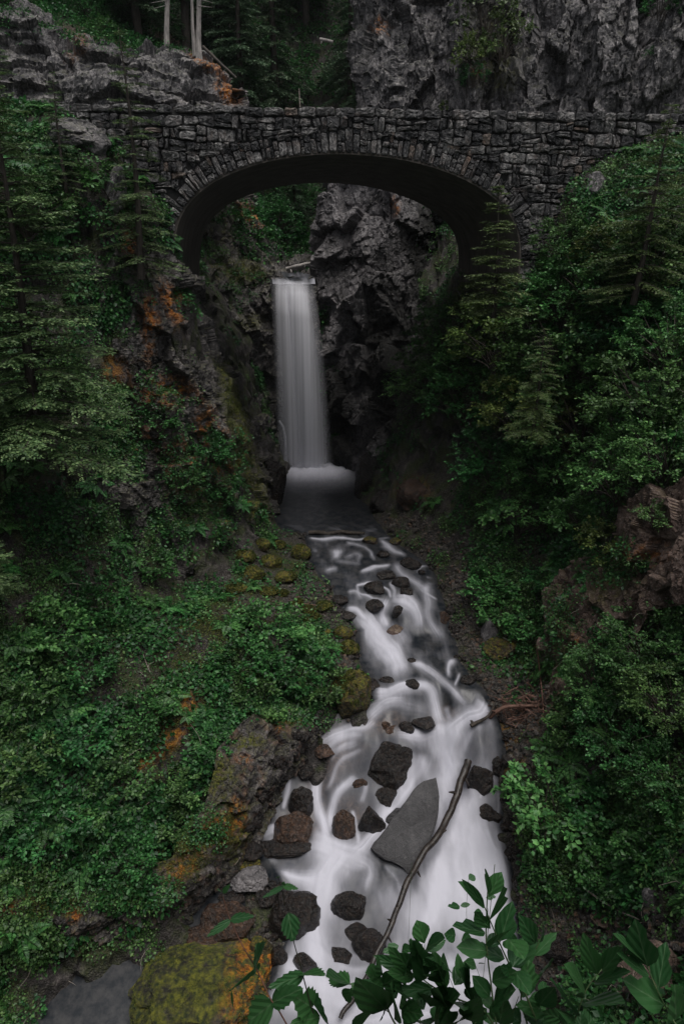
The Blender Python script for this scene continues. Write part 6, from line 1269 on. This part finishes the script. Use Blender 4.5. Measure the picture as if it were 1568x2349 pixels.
plant('leafy_sprig', c2, [[(1600, 1330), (1490, 1194), (1380, 1000), (1305, 845), (1240, 680)]],
    [(1242, 682, 1140, 312, 142), (1232, 665, 955, 392, 78), (1257, 768, 998, 572, 78), (1340, 876, 1400, 488, 150), (1385, 1025, 1040, 810, 150), (1490, 1155, 1492, 868, 172), (1000, 1230, 918, 1128, 60)],
    1.05, 'rightmost foreground sprig with large oval leaves at the lower right corner', 'sprig')
plant('toothed_herb', c3, [[(900, 1640), (855, 1555), (760, 1390), (700, 1310), (575, 1040), (450, 830), (320, 560), (250, 340)]],
    [(322, 562, 92, 722, 72), (325, 556, 545, 522, 58), (565, 992, 592, 815, 190), (580, 985, 282, 1275, 120), (722, 1352, 990, 1218, 108), (725, 1358, 470, 1545, 170), (250, 300, 315, 225, 30), (240, 300, 195, 262, 24), (330, 1240, 345, 1400, 14)],
    1.15, 'toothed leaf herb with a reddish stem in front of the mossy boulder', 'plant', 'tooth', 'stem_r', 1.9)
plant('toothed_herb', c3, [[(1200, 1660), (1150, 1555), (1090, 1380), (1030, 1160), (985, 980), (930, 790), (875, 520)], [(1200, 1050), (1245, 1110)]],
    [(872, 505, 925, 778, 168), (1015, 1088, 698, 1206, 112), (1005, 1078, 1218, 1078, 108), (1095, 1392, 935, 1290, 165), (1090, 1340, 1272, 1545, 178), (1165, 1490, 905, 1550, 112), (1452, 1165, 1245, 1098, 108)],
    1.2, 'toothed leaf herb with a heart shaped top leaf before the dark grey boulder', 'plant', 'tooth', 'stem_d', 1.9)
plant('toothed_herb', c3, [[(840, 420), (820, 300), (800, 235), (778, 155)]], [(835, 238, 622, 350, 46), (825, 236, 968, 263, 36), (770, 160, 785, 140, 30), (820, 225, 835, 200, 24)], 1.6, 'thin arching herb tip with narrow leaves over the dark grey boulder', 'plant', 'tooth', 'stem_d', 1.2)
plant('leafy_twig', c1, [[(1250, 1100), (1240, 940), (1200, 840), (1150, 640), (1130, 400), (1150, 130)]], [(1075, 370, 985, 365, 36), (1080, 366, 1160, 350, 36), (1150, 150, 1200, 120, 50), (1040, 610, 960, 600, 60), (1090, 640, 1180, 660, 90), (1290, 300, 1370, 290, 40), (1260, 430, 1200, 420, 36), (1350, 770, 1430, 780, 40), (1110, 830, 1200, 860, 80), (1230, 840, 1290, 835, 20)],
    2.6, 'faint leafy twig farther down in front of the foam behind the tall stemmed shrub', 'twig', sr_=.8)
plant('leafy_twig', c1, [[(640, 900), (600, 800), (560, 740)]], [(575, 690, 450, 745, 70), (600, 735, 675, 715, 50), (840, 850, 900, 830, 60)], 2.4, 'pale green blurred twig behind the bushy foreground shrub', 'twig', sr_=.8)
# ------------------------------------------------------------ the damp air between the viewer and the far trees
v = np.array([(x, y, z) for x in (-60, 60) for y in (-20, 120) for z in (-30, 62)], float)
f = [[0, 1, 3, 2], [4, 6, 7, 5], [0, 4, 5, 1], [2, 3, 7, 6], [0, 2, 6, 4], [1, 5, 7, 3]]
t = NT('haze'); t.t.nodes.remove(t.b); pv = t.n('VolumePrincipled'); pv.inputs['Density'].default_value = HAZE; pv.inputs['Color'].default_value = (.85, .9, .95, 1); t.l(pv.outputs[0], t.out.inputs['Volume'])
tag(obj('haze', mesh_np('haze', v, np.array(f)), t.m), kind='stuff')
